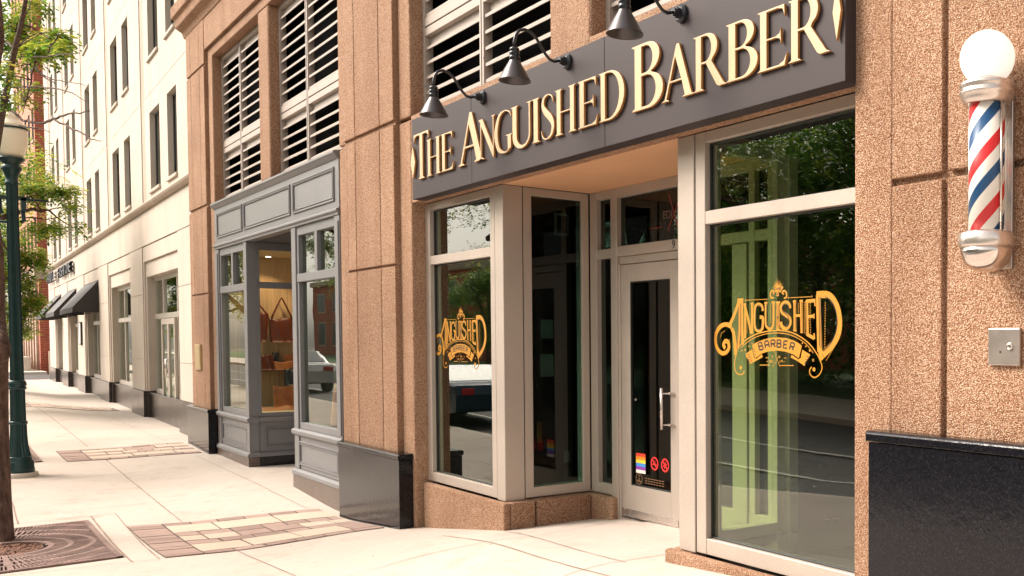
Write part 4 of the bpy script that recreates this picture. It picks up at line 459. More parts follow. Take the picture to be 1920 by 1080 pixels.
joints([([(-14.9, -4.85), (-14.9, -2.21)], .013), ([(-14.9, -2.22), (-11.55, -2.29)], .012), ([(-14.88, -2.47), (-11.6, -2.51)], .02), ([(-11.55, -2.29), (-11.6, -2.51), (-12.0, -4.2), (-12.1, -4.85)], .010),
        ([(-15.6, -4.85), (-15.35, -1.65), (-15.0, -.49), (-14.9, -.2)], .007), ([(-16.6, -3.12), (-14.91, -3.17)], .013),
        ([(-9.2, -4.85), (-8.75, -1.7), (-8.45, -1.0), (-8.1, -.6), (-7.85, -.19), (-7.95, .4), (-8.1, .85)], .008), ([(-6.45, -4.85), (-6.33, -.6), (-6.2, .3), (-6.2, .85)], .009),
        ([(-9.1, -.44), (-8.76, -.47), (-6.22, -.545), (-3, -.6), (4, -.6)], .009), ([(-8.55, -.09), (-7.79, -.18), (-6.2, -.26)], .008),
        ([(-57, -1.68), (-22.1, -1.70)], .014), ([(-20.35, -1.69), (-13.8, -1.70)], .014), ([(-11.5, -1.645), (-9.2, -1.67), (4, -1.7)], .010), ([(-19.4, -.50), (-14.8, -.49), (-13.4, -.42)], .008),
        ([(-31, -.55), (-22, -.5)], .008)] + [([(x, -4.85), (x + .1, -.2)], .009) for x in (-18.3, -25.4, -28.6, -36.5, -40, -44, -48, -52, -3.6, -1.2)])

# paver bands
def paver_band(x0, x1, y0, y1, name, seed, sk=.3):
    rnd = random.Random(seed); m = MB(); W = x1 - x0
    def pv(a, b, c, d, mi):
        g = .009; a += g; b -= g; c += g; d -= g
        nx = max(1, round((b - a) / .2)); ny = max(1, round((d - c) / .2)); zz = rnd.uniform(.007, .012)
        P = [[(a + (b - a) * i / nx, c + (d - c) * j / ny) for i in range(nx + 1)] for j in range(ny + 1)]
        P = [[(x + sk * (y - y0), y) for x, y in row] for row in P]; vs = [(x, y, h(x, y) + zz) for row in P for x, y in row]
        fs = [(j * (nx + 1) + i, j * (nx + 1) + i + 1, (j + 1) * (nx + 1) + i + 1, (j + 1) * (nx + 1) + i) for j in range(ny) for i in range(nx)]
        m.add(vs, fs, mi)
        e = [(q + sk * (w - y0), w) for q, w in ((a, c), (b, c), (b, d), (a, d))]
        vv = [(x, y, h(x, y) + zz) for x, y in e] + [(x, y, h(x, y) - .01) for x, y in e]
        m.add(vv, [(0, 4, 5, 1), (1, 5, 6, 2), (2, 6, 7, 3), (3, 7, 4, 0)], mi)
    # end soldier course along X
    n = round(W / .17)
    for i in range(n): pv(x0 + W * i / n, x0 + W * (i + 1) / n, y0, y0 + .33, rnd.choice((1, 1, 2)))
    # border courses
    y = y0 + .33
    k = round((y1 - y) / .27)
    for i in range(k):
        a = y + (y1 - y) * i / k; b = y + (y1 - y) * (i + 1) / k
        pv(x0, x0 + .2, a, b, 1 if rnd.random() < .7 else 2); pv(x1 - .2, x1, a, b, 1 if rnd.random() < .7 else 2)
    # field: three courses
    xa = x0 + .2; fw = (W - .4) / 4
    rows = [(xa, xa + fw * 1.05, 3), (xa + fw * 1.05, xa + fw * 1.6, 1), (xa + fw * 1.6, xa + fw * 2.3, 4), (xa + fw * 2.3, xa + fw * 2.85, 1), (xa + fw * 2.85, x1 - .2, 3)]
    for ri, (a, b, mi) in enumerate(rows):
        yy = y + (0.0 if ri != 1 else 0)
        while yy < y1 - .05:
            L = rnd.choice((.45, .6)) if mi == 3 else rnd.choice((.22, .3))
            e = min(y1, yy + L); mat = mi if mi == 3 and rnd.random() < .88 else rnd.choice((1, 3, 3)) if mi == 4 else rnd.choice((1, 1, 2))
            if e - yy > .06: pv(a, b, yy, e, mat)
            yy = e
    # bedding
    ny = round((y1 - y0) / .2); nx = 6
    vs = [(x0 + W * i / nx + sk * (y1 - y0) * j / ny, y0 + (y1 - y0) * j / ny, h(x0 + W * i / nx + sk * (y1 - y0) * j / ny, y0 + (y1 - y0) * j / ny) + .004) for j in range(ny + 1) for i in range(nx + 1)]
    m.add(vs, [(j * (nx + 1) + i, j * (nx + 1) + i + 1, (j + 1) * (nx + 1) + i + 1, (j + 1) * (nx + 1) + i) for j in range(ny) for i in range(nx)], 0)
    return struct(m.build(name, ['joint_dark', 'paver_plum', 'paver_dark', 'paver_tan']))
paver_band(-13.93, -11.58, -2.24, -.32, 'paver_band', 4, .33)
paver_band(-21.75, -20.1, -2.2, -.34, 'paver_band_beyond', 5, .16)
paver_band(-33.6, -31.9, -2.1, .0, 'paver_band_distant', 6)

# ================================================================ TAN BUILDING
TB = thing('tan_building', 'tan pebble-faced building with grey louvres, dark granite bases and two shopfronts', 'building', (-12.0, 0, 0))
def panels(cols, rows, y, yb, name, z0=None, bevel=.012, skip=()):
    m = MB()
    for ci, (a, b) in enumerate(cols):
        for ri, (c, d) in enumerate(rows):
            if (ci, ri) in skip: continue
            m.box(a, b, y, yb, c, d)
    return m
def pier(x0, x1, g1, g2, s0, s1, name, right_strip_only=False, joint=True):
    cols = [(x0, g1 - .009), (g1 + .009, g2 - .009), (g2 + .009, x1)]
    m = MB(); rows = [(-.8, 2.378), (2.405, 3.885), (3.935, 6.31), (6.35, 7.1)]
    for ci, (a, b) in enumerate(cols):
        rr = rows if not (ci == 0) else [(-.8, 3.885), (3.935, 6.31), (6.35, 7.1)]
        if ci == 0 and joint: 
            m.box(a, a + .14, -.2, -.1, -.8, 3.885); m.box(a + .141, b, -.2, -.1, -.8, 2.378); m.box(a + .141, b, -.2, -.1, 2.405, 3.885); rr = rows[2:]
        for c, d in rr: m.box(a, b, -.2, -.1, c, d)
    p = m.build(name, 'aggregate', TB, bevel=.008, seg=2)
    m2 = MB(); m2.box(x0 + .002, x1 - .003, -.172, .10, -.8, 7.1)
    m2.build('groove_backing', 'aggregate', TB)
    m3 = MB()
    for a, b in ([] if right_strip_only else [(s0, x0 - .001)]) + [(x1 + .001, s1)]:
        for c, d in [(-.8, 3.895), (3.93, 7.1)]: m3.box(a, b, -.14, .10, c, d)
    m3.build('pier_return', 'aggregate', TB, bevel=.02, seg=2)
pier(-12.53, -10.89, -12.11, -11.31, -12.87, -10.56, 'pier')
pier(-21.2, -19.79, -20.86, -20.15, -21.3, -19.47, 'pier', right_strip_only=True)
# wall right of the barber shop
m = MB()
for a, b in ((-3.635, -3.288), (-3.252, -1.0), (-.965, 1.3), (1.335, 4.5)):
    m.box(a, b, -.2, -.1, .9, 2.405); m.box(a, b, -.2, -.1, 2.44, 5.2); m.box(a, b, -.2, -.1, 5.24, 7.1)
m.box(-3.915, -3.637, -.198, -.1, -.2, 7.1)
m.build('wall', 'aggregate', TB, bevel=.010, seg=2)
MB().box(-3.913, 4.49, -.165, .35, -.2, 7.1).build('groove_backing', 'aggregate', TB)
# upper wall above the louvres, mid piers between louvres
m = MB()
m.box(-19.47, -12.87, -.14, .3, 6.42, 6.575); m.box(-19.789, -12.531, -.19, .3, 6.578, 7.1)
m.box(-10.56, -3.915, -.14, .3, 6.42, 6.575); m.box(-10.889, -3.916, -.19, .3, 6.578, 7.1)
m.build('spandrel', 'aggregate', TB, bevel=.012, seg=2)
m = MB(); m.box(-16.5, -15.95, -.14, .3, 3.92, 6.42); m.build('mid_pier', 'aggregate', TB, bevel=.035, seg=3)
m = MB(); m.box(-7.52, -6.87, -.14, .3, 3.75, 6.42); m.build('mid_pier', 'aggregate', TB, bevel=.035, seg=3)
m = MB(); m.box(-10.558, -3.917, -.133, .0, 3.023, 3.93); m.box(-19.468, -12.872, -.10, .3, 3.2, 3.93)
m.box(-10.558, -3.917, .001, .3, 3.12, 3.93)
m.build('lintel', 'aggregate', TB, bevel=.006)
m = MB(); m.extr([(.35, 7.102), (-.20, 7.102), (-.23, 7.2), (-.33, 7.26), (-.35, 7.4), (-.40, 7.42), (-.40, 7.62), (.35, 7.62)], 'x', -21.36, 4.5)
m.build('cornice', 'aggregate', TB, bevel=.01)
MB().box(-21.2, 4.5, -.1, .4, 7.622, 10.5).build('upper_wall', 'aggregate', TB)
MB().box(-21.2, 4.5, 5.2, 5.5, -.8, 10.5).build('rear_wall', 'aggregate', TB)
m = MB(); m.box(4.3, 4.5, .36, 5.19, -.8, 10.5); m.build('side_wall', 'aggregate', TB); m = MB(); m.box(-21.19, -21.0, .36, 5.19, -.8, 10.5)
m.build('side_wall', 'aggregate', TB)
MB().box(-21.2, 4.5, -.1, 5.5, 10.502, 10.7).build('roof', 'concrete_plain', TB)
# granite bases
def base(x0, x1, ztop, zb, ribs=(), y=-.3, back=-.205):
    m = MB(); zc = ztop - .055
    m.box(x0 + .012, x1 - .012, y + .012, back, zb, zc - .004)
    m.extr([(y, zc), (y, ztop - .012), (y + .012, ztop), (back, ztop + .004), (back, zc)], 'x', x0, x1)
    return m.build('granite_base', 'granite_dark', TB, bevel=.004)
base(-12.60, -10.6, .375, -.9, back=-.1405); base(-21.25, -19.52, .385, -.9, back=-.1405); base(-3.73, 4.5, 1.10, -.4)
MB().box(-21.19, -20.0, -.201, -.2005, -.8, -.79).build('base_joint', 'joint_dark', TB)
# louvre windows
def louver(x0, x1, xm, z0=3.95, z1=6.418):
    fr = MB(); y0, y1 = 0.0, .09; wd = .058; zr0, zr1 = 4.77, 4.96
    fr.box(x0, x0 + wd, y0, y1, z0, z1); fr.box(x1 - wd, x1, y0, y1, z0, z1)
    xs = (x0 + wd, xm - .045, xm + .045, x1 - wd)
    fr.box(xs[1], xs[2], y0, y1, z0 + .001, z1 - .001)
    fr.box(xm - .006, xm + .006, y0 - .004, y0, z0, z1, 1)
    for a, b in ((xs[0], xs[1]), (xs[2], xs[3])):
        fr.box(a, b, y0 + .002, y1, z1 - wd, z1); fr.box(a, b, y0 + .002, y1, z0, z0 + wd)
        fr.box(a, b, y0 + .002, y1, zr0, zr0 + .082); fr.box(a, b, y0 + .002, y1, zr0 + .098, zr1)
        fr.box(a, b, y0 + .05, y1, zr0 + .082, zr0 + .098, 1)
        for z in (z0 + .3, z0 + 1.3, z0 + 2.2):
            fr.tube([(a + .0, y0 - .004, z), (a + .0, y0 + .001, z)], .008, 8, 1)
    f = fr.build('louver_window', ['louver_paint', 'joint_dark'], TB, bevel=.006)
    for a, b in ((xs[0], xs[1]), (xs[2], xs[3])):
        for c, d in ((z0 + wd, zr0), (zr1, z1 - wd)):
            s = MB(); s.box(a, b, .060, .075, d - .085, d); n = max(3, round((d - c) / .160)); st = (d - c) / n
            for i in range(n):
                z = c + st * i
                s.extr([(.014, z + .010), (.014, z + .040), (.020, z + .044), (.075, z + .085), (.078, z + .078), (.026, z + .034), (.022, z + .010)], 'x', a, b)
            s.build('slats', 'louver_paint', f)
    v = MB(); v.box(x0 + .002, x1 - .002, .31, .33, z0, z1); v.box(x0 + .002, x0 + .02, .091, .309, z0, z1); v.box(x1 - .02, x1 - .002, .091, .309, z0, z1); v.box(x0 + .021, x1 - .021, .091, .309, z0, z0 + .02); v.box(x0 + .021, x1 - .021, .091, .309, z1 - .02, z1)
    v.build('backing', 'dark_void', f)
louver(-19.47, -16.503, -18.22); louver(-15.948, -12.872, -14.62); louver(-10.558, -7.523, -9.12); louver(-6.868, -3.917, -5.45)

# ---------------------------------------------------------------- barber shopfront
ZB, ZT = .09, 3.02
def frame_mb(x0, x1, y0, y1, z0, z1, l, r, t, b, trans=()):
    m = MB()
    m.box(x0, x0 + l, y0, y1, z0, z1); m.box(x1 - r, x1, y0, y1, z0, z1)
    m.box(x0 + l, x1 - r, y0 + .003, y1, z1 - t, z1); m.box(x0 + l, x1 - r, y0 + .003, y1, z0, z0 + b)
    for a, c in trans: m.box(x0 + l, x1 - r, y0 + .002, y1, a, c)
    # glazing stops
    return m
def glaz(m, x0, x1, z0, z1, y):
    g = .012
    m.box(x0, x1, y - .02, y + .02, z0, z0 + g, 1); m.box(x0, x1, y - .02, y + .02, z1 - g, z1, 1)
    m.box(x0, x0 + g, y - .02, y + .02, z0 + g, z1 - g, 1); m.box(x1 - g, x1, y - .02, y + .02, z0 + g, z1 - g, 1)
AL = ['aluminium', 'decal_dark']
m = frame_mb(-10.558, -8.885, 0, .12, ZB, ZT, .125, .095, .075, .095, [(2.375, 2.465)])
glaz(m, -10.433, -8.98, ZB + .095, 2.375, .062); glaz(m, -10.433, -8.98, 2.465, ZT - .075, .062)
f = m.build('shop_window', AL, TB, bevel=.003)
MB().box(-10.43, -8.98, .055, .061, ZB + .096, 2.374).build('pane', 'shop_glass', f)
MB().box(-10.43, -8.98, .055, .061, 2.466, ZT - .076).build('pane', 'shop_glass', f)
m = frame_mb(-5.685, -3.9, 0, .12, ZB, ZT, .11, .09, .075, .11, [(2.385, 2.475)])
glaz(m, -5.575, -3.99, ZB + .11, 2.385, .062); glaz(m, -5.575, -3.99, 2.475, ZT - .075, .062)
f = m.build('shop_window', AL, TB, bevel=.003)
MB().box(-5.575, -3.99, .055, .061, ZB + .111, 2.384).build('pane', 'shop_glass', f)
MB().box(-5.575, -3.99, .055, .061, 2.476, ZT - .076).build('pane', 'shop_glass', f)
# corner posts
m = MB(); m.box(-8.872, -8.70, -.004, .19, ZB - .01, ZT); m.box(-8.884, -8.873, .01, .1, ZB, ZT, 1)
m.build('corner_post', AL, TB, bevel=.004)
m = MB(); m.box(-5.895, -5.70, -.004, .19, ZB - .01, ZT); m.box(-5.699, -5.686, .01, .1, ZB, ZT, 1)
m.build('corner_post', AL, TB, bevel=.004)
# side glazing of the recess (planes X = const)
def side(xa, xb, y0, y1, xg, gm='shade_glass'):
    m = MB()
    m.box(xa, xb, y0, y0 + .085, ZB, ZT); m.box(xa, xb, y1 - .075, y1, ZB, ZT)
    m.box(xa + .002, xb - .002, y0 + .085, y1 - .075, ZT - .075, ZT); m.box(xa + .002, xb - .002, y0 + .085, y1 - .075, ZB, ZB + .095)
    m.box(xa + .02, xb - .004, y0 - .010, y0 - .001, ZB, ZT, 1)
    f = m.build('recess_window', AL, TB, bevel=.003)
    MB().box(xg, xg + .006, y0 + .085, y1 - .075, ZB + .095, ZT - .075).build('pane', gm, f)
side(-8.83, -8.712, .203, .895, -8.75); side(-5.885, -5.77, .203, .895, -5.83, 'recess_glass')
# entrance wall at Y = .9
yd = .9
m = MB()
m.box(-8.70, -8.575, yd, yd + .1, ZB - .0, ZT); m.box(-8.315, -8.205, yd, yd + .1, -.12, ZT)      # jambs of the sidelight
m.box(-8.574, -8.316, yd + .003, yd + .1, 2.94, ZT); m.box(-8.574, -8.316, yd + .003, yd + .1, ZB, ZB + .10); m.box(-8.574, -8.316, yd + .003, yd + .1, 2.37, 2.46)
m.box(-8.204, -5.89, yd + .002, yd + .1, 2.93, ZT); m.box(-8.204, -7.08, yd + .002, yd + .1, 2.375, 2.47)
m.box(-8.204, -7.08, yd + .03, yd + .1, 2.30, 2.372)
m.box(-8.204, -8.17, yd + .012, yd + .1, -.10, 2.30); m.box(-7.20, -7.08, yd, yd + .1, -.12, 2.93)
m.box(-7.079, -5.89, yd + .003, yd + .1, -.10, .19); m.box(-7.079, -5.89, yd + .003, yd + .1, 2.37, 2.46); m.box(-6.42, -6.23, yd - .01, yd + .1, .1, 2.36); m.box(-6.215, -6.14, yd, yd + .1, .19, 2.93); m.box(-5.96, -5.89, yd, yd + .1, .19, 2.93)
f = m.build('entrance_frame', AL, TB, bevel=.003)
for a, b, c, d in ((-8.574, -8.316, ZB + .10, 2.37), (-8.574, -8.316, 2.46, 2.94), (-8.204, -7.20, 2.47, 2.93), (-7.08, -6.22, .19, 2.37), (-6.14, -5.96, .19, 2.37), (-7.08, -5.96, 2.46, 2.93)):
    MB().box(a, b, yd + .05, yd + .056, c, d).build('pane', 'shade_glass', f)
MB().box(-8.17, -7.2, yd - .02, yd + .12, -.12, -.095).build('threshold', 'cast_alu', f)
# door
m = MB(); x0, x1, zb, zt = -8.165, -7.225, -.085, 2.292
m.box(x0, x0 + .155, yd + .02, yd + .065, zb, zt); m.box(x1 - .125, x1, yd + .02, yd + .065, zb, zt)
m.box(x0 + .155, x1 - .125, yd + .021, yd + .065, 2.13, zt); m.box(x0 + .155, x1 - .125, yd + .021, yd + .065, zb, .22)
m.box(x0 + .004, x1 - .004, yd + .012, yd + .0205, zb + .012, zb + .075, 2)
glaz(m, x0 + .155, x1 - .125, .22, 2.13, yd + .042)
d = m.build('door', ['aluminium', 'decal_dark', 'cast_alu'], TB, bevel=.003)
MB().box(x0 + .155, x1 - .125, yd + .040, yd + .046, .22, 2.13).build('pane', 'shade_glass', d)
m = MB(); hx = x1 - .155
m.tube([(hx, yd - .055, .79), (hx, yd - .055, 1.16)], .013, 12)
for z in (.83, 1.11):
    m.tube([(hx, yd - .055, z), (hx + .02, yd - .01, z), (hx + .06, yd + .0, z)], .007, 8); m.box(hx + .02, hx + .1, yd + .0, yd + .018, z - .012, z + .012)
m.build('handle', 'cast_alu', d)
m = MB(); m.tube([(x0 + .24, yd + .03, 1.03), (x0 + .24, yd + .018, 1.03)], .012, 12); m.build('lock', 'cast_alu', d)
# plinths
m = MB(); m.box(-10.52, -8.60, -.07, .0, -.7, .078); m.box(-8.86, -8.60, .0, .25, -.7, .0779); m.build('plinth', 'aggregate', TB, bevel=.02, seg=2)
m = MB(); m.box(-8.86, -8.60, .262, .84, -.7, .078); m.box(-8.86, -8.22, .841, 1.0, -.7, .0785); m.build('plinth', 'aggregate', TB, bevel=.02, seg=2)
m = MB(); m.box(-5.99, -3.9, -.07, .0, -.5, .078); m.box(-5.99, -5.75, .0, 1.0, -.5, .0779); m.build('plinth', 'aggregate', TB, bevel=.02, seg=2)
# recess soffit
m = MB(); m.box(-8.70, -5.895, .002, 1.02, 3.022, 3.1); m.build('soffit', 'soffit_plaster', TB)
# interior of the barber shop
m = MB()
m.box(-12.5, -3.9, 4.2, 4.25, -.1, 3.3); m.box(-12.5, -12.45, .36, 4.2, -.1, 3.3); m.box(-3.9, -3.8, .36, 4.2, -.1, 3.3)
m.box(-12.449, -3.901, .36, 4.199, 3.11, 3.2); m.box(-10.5, -8.85, .13, .36, 3.1, 3.2); m.box(-5.75, -3.9, .13, .36, 3.1, 3.2)
m.box(-10.7, -10.556, .125, 2.6, .0, 3.1)
m.build('interior_wall', 'interior_dark', TB)
m = MB(); m.box(-12.449, -8.75, 1.01, 4.199, -.06, .09); m.box(-10.5, -8.85, .13, 1.009, -.0, .10); m.box(-5.8, -3.9, .13, 4.199, -.06, .10); m.box(-8.749, -5.801, 1.01, 4.199, -.2, -.05)
m.build('interior_floor', 'interior_floor', TB)
MB().box(-10.5555, -10.53, 1.26, 1.31, .40, .64).build('orange_strip', 'flag_orange', TB)
# inner column and fixtures glimpsed through the glass
MB().box(-5.888, -5.72, .897, .99, .09, 3.0).build('corner_post', AL, TB, bevel=.003)
m = MB(); m.box(-10.5555, -10.54, 1.50, 1.68, 2.80, 3.06); m.box(-10.5399, -10.53, 1.53, 1.65, 2.83, 3.03, 1)
m.build('vent_cover', ['sticker_white', 'decal_dark'], TB)
m = MB()
for a, b, c, d in ((1.32, 1.47, 1.60, 1.82), (1.31, 1.47, 1.16, 1.42), (1.60, 1.67, .14, .27)): MB().box(-10.5555, -10.545, a, b, c, d).build('wall_plate', 'sticker_white', TB)
# ---------------------------------------------------------------- grey shopfront
GY = -.15
def gpanel(m, x0, x1, z0, z1, y, wd=.045, pr=.018):
    """raised panel moulding round a rectangle in a Y plane"""
    for k, (o, p, t) in enumerate(((0, pr, .016), (.016, pr * .55, .014), (.036, pr, .008))):
        a, b, c, d = x0 + o, x1 - o, z0 + o, z1 - o
        m.box(a, b, y - p, y, d - t, d); m.box(a, b, y - p, y, c, c + t); m.box(a, a + t, y - p, y, c + t, d - t); m.box(b - t, b, y - p, y, c + t, d - t)
GS = MB()
XL, XR = -19.465, -12.878
GS.box(XL, XR, GY + .003, GY + .12, 3.18, 3.80)
for a, b in ((-19.25, -17.57), (-17.45, -14.93), (-14.79, -13.04)): gpanel(GS, a, b, 3.30, 3.72, GY + .003)
GS.extr([(.0, 3.801), (GY, 3.801), (GY - .02, 3.82), (GY - .05, 3.86), (GY - .06, 3.865), (GY - .06, 3.895), (.0, 3.93)], 'x', XL - .02, XR)
GS.extr([(.0, 3.12), (GY - .012, 3.12), (GY - .012, 3.15), (GY - .035, 3.165), (GY - .035, 3.19), (GY - .01, 3.205), (.0, 3.205)], 'x', XL, XR)
gf = GS.build('grey_shopfront', 'grey_paint', TB, bevel=.003)
def gbay(xa, xb, left):
    m = MB(); y0, y1 = GY, GY + .14
    m.box(xa, xa + .25 if left else xa + .19, y0, y1, .37, 3.119); m.box(xb - (.18 if left else .20), xb, y0, y1, .37, 3.119)
    a = xa + (.25 if left else .19); b = xb - (.18 if left else .20)
    m.box(a, b, y0 + .02, y1, 3.0, 3.119); m.box(a, b, y0 + .012, y1, 2.37, 2.48); m.box(a, b, y0 + .02, y1, .37, .46)
    m.box(a, a + .07, y0 + .021, y1, .46, 3.0); m.box(b - .07, b, y0 + .021, y1, .46, 3.0)
    c = (a + b) / 2; m.box(c - .055, c + .055, y0 + .022, y1, 2.48, 3.0)
    # pilaster trim at the outer edge
    if left: m.box(xa + .04, xa + .2, y0 - .014, y0, .40, 3.05)
    else: m.box(xb - .12, xb - .02, y0 - .014, y0, .40, 3.05)
    f = m.build('display_window', 'grey_paint', gf if False else TB, bevel=.004)
    MB().box(a + .07, b - .07, y0 + .07, y0 + .076, .46, 2.37).build('pane', 'clear_shop', f)
    MB().box(a + .07, c - .055, y0 + .07, y0 + .076, 2.48, 3.0).build('pane', 'clear_shop', f)
    MB().box(c + .055, b - .07, y0 + .07, y0 + .076, 2.48, 3.0).build('pane', 'clear_shop', f)
    p = MB()
    p.box(xa, xb, y0 + .02, y1, -.18, .27); gpanel(p, a + .0, b + .02, -.12, .2, y0 + .02)
    p.box(xa, xa + .2, y0 + .002, y0 + .02, -.18, .27); p.box(xb - .17, xb, y0 + .002, y0 + .02, -.18, .27)
    p.extr([(y1, .271), (y0 + .005, .271), (y0 - .03, .30), (y0 - .035, .345), (y0, .369), (y1, .369)], 'x', xa - (.0 if left else .03), xb + (.03 if left else 0))
    p.extr([(y1, -.26), (y0 - .035, -.26), (y0 - .03, -.215), (y0 - .0, -.185), (y1, -.181)], 'x', xa - (0 if left else .03), xb + (.03 if left else 0))
    p.build('stall_riser', 'grey_paint', TB, bevel=.003)
    MB().box(xa - (0 if left else .02), xb + (.02 if left else 0), y0 - .02, y1, -.9, -.262).build('riser_base', 'granite_reflect_tone', TB, bevel=.003)
glass('clear_shop', (0.82, 0.88, 0.80), 1.85)
gbay(XL, -17.38, True); gbay(-14.93, XR, False)
# return of the left bay, plane X = -17.38
m = MB(); X0 = -17.38
m.box(X0 - .14, X0 - .002, GY + .14, GY + .16, .37, 3.119); m.box(X0 - .14, X0, -.02 + .01, .035, .37, 3.119)
m.box(X0 - .10, X0 - .01, .035, 1.25, 3.0, 3.119); m.box(X0 - .10, X0 - .012, .035, 1.25, 2.40, 2.50); m.box(X0 - .10, X0 - .01, .035, 1.25, .37, .43)
m.box(X0 - .12, X0, 1.25, 1.4, .37, 3.119)
f = m.build('display_window', 'grey_paint', TB, bevel=.004)
for c, d in ((.43, 2.40), (2.50, 3.0)): MB().box(X0 - .06, X0 - .054, .035, 1.25, c, d).build('pane', 'clear_glass', f)
p = MB()
p.box(X0 - .12, X0 - .02, GY + .1405, 1.4, -.18, .27)
for o, pr, t in ((0, .018, .016), (.016, .01, .014), (.036, .018, .008)):
    a, b, c, d = .07 + o, 1.2 - o, -.12 + o, .2 - o; xx = X0 - .02
    p.box(xx, xx + pr, a, b, d - t, d); p.box(xx, xx + pr, a, b, c, c + t); p.box(xx, xx + pr, a, a + t, c + t, d - t); p.box(xx, xx + pr, b - t, b, c + t, d - t)
p.box(X0 - .02, X0, GY + .141, -.01, -.18, .27)
p.extr([(X0 - .1, .271), (X0 - .005, .271), (X0 + .03, .30), (X0 + .035, .345), (X0, .369), (X0 - .1, .369)], 'y', GY + .141, 1.4)
p.extr([(X0 - .1, -.26), (X0 + .035, -.26), (X0 + .03, -.215), (X0, -.185), (X0 - .1, -.181)], 'y', GY + .141, 1.4)
p.build('stall_riser', 'grey_paint', TB, bevel=.003)
MB().box(X0 - .1, X0 + .02, GY + .141, 1.4, -.9, -.262).build('riser_base', 'granite_dark', TB, bevel=.003)
# left side of the right bay, recess soffit, recess door wall
m = MB(); m.box(-14.93, -14.85, GY + .141, 1.4, -.9, 3.119); m.build('recess_side', 'grey_paint', TB, bevel=.003)
MB().box(-17.38, -14.93, GY + .12, 1.6, 3.12, 3.17).build('soffit', 'grey_soffit', TB)
m = MB(); m.box(-17.38, -17.2, 1.4, 1.5, -.6, 3.119); m.box(-15.1, -14.93, 1.4, 1.5, -.6, 3.119); m.box(-17.2, -15.1, 1.4, 1.5, 2.3, 2.42); m.box(-16.3, -16.15, 1.4, 1.5, -.6, 2.3)
m.box(-17.2, -16.3, 1.4, 1.5, -.6, -.1); m.box(-16.15, -15.1, 1.4, 1.5, -.6, -.1)
f = m.build('shop_door', 'grey_paint', TB, bevel=.004)
MB().box(-17.2, -15.1, 1.45, 1.456, -.1, 3.1).build('pane', 'shade_glass', f)
# interior of the left display bay
m = MB(); m.box(-19.42, -19.36, -.005, 1.45, .30, 3.05); m.box(-19.36, -17.45, 1.40, 1.45, .30, 3.05)
m.build('display_wall', 'plank_wall', TB)
m = MB(); m.box(-19.36, -17.49, -.005, 1.40, .37, .42); m.build('display_floor', 'warm_wall', TB)
m = MB(); m.box(-19.36, -17.49, -.005, 1.40, 3.03, 3.08); m.build('display_ceiling', 'warm_wall', TB)
# interior of the right display bay
m = MB(); m.box(-14.85, -12.9, 1.3, 1.35, .3, 3.1); m.box(-12.93, -12.88, -.005, 1.3, .3, 3.1); m.box(-14.85, -12.9, -.005, 1.3, .30, .40); m.box(-14.85, -12.9, -.005, 1.3, 3.05, 3.1)
m.build('display_wall', 'interior_dark', TB)
m = MB(); m.box(-19.45, -12.9, 4.1, 4.15, -.6, 3.3); m.box(-19.45, -12.9, 1.6, 4.1, 3.2, 3.25); m.box(-19.45, -12.9, 1.5, 4.1, -.5, -.45)
m.build('interior_wall', 'interior_dark', TB)
# downlights of the display (lit in the photograph)
for k, (x, y) in enumerate(((-18.95, .55), (-18.55, .95))):
    t = thing('downlight', ['lit round ceiling downlight near the corner of the grey shop display', 'lit round ceiling downlight at the middle of the grey shop display'][k], 'light', (x, y, 3.03), 'downlights in the display bay')
    bpy_m = MB(); bpy_m.lathe([(.06, 3.03), (.06, 3.018), (.045, 3.014)], x, y, 20); bpy_m.build('rim', 'cast_alu', t)
    b2 = MB(); b2.lathe([(.04, 3.0135), (.04, 3.010)], x, y, 20); b2.build('lens', 'lamp_glow', t) if 'lamp_glow' in MAT else None
    ld = bpy.data.lights.new('downlight_beam', 'SPOT'); lo = bpy.data.objects.new('downlight_beam', ld); scene.collection.objects.link(lo)
    ld.energy = 17; ld.color = (1.0, .72, .42); ld.spot_size = R(120); ld.spot_blend = .6; ld.shadow_soft_size = .04
    lo.parent = t; lo.location = (0, 0, -.03)
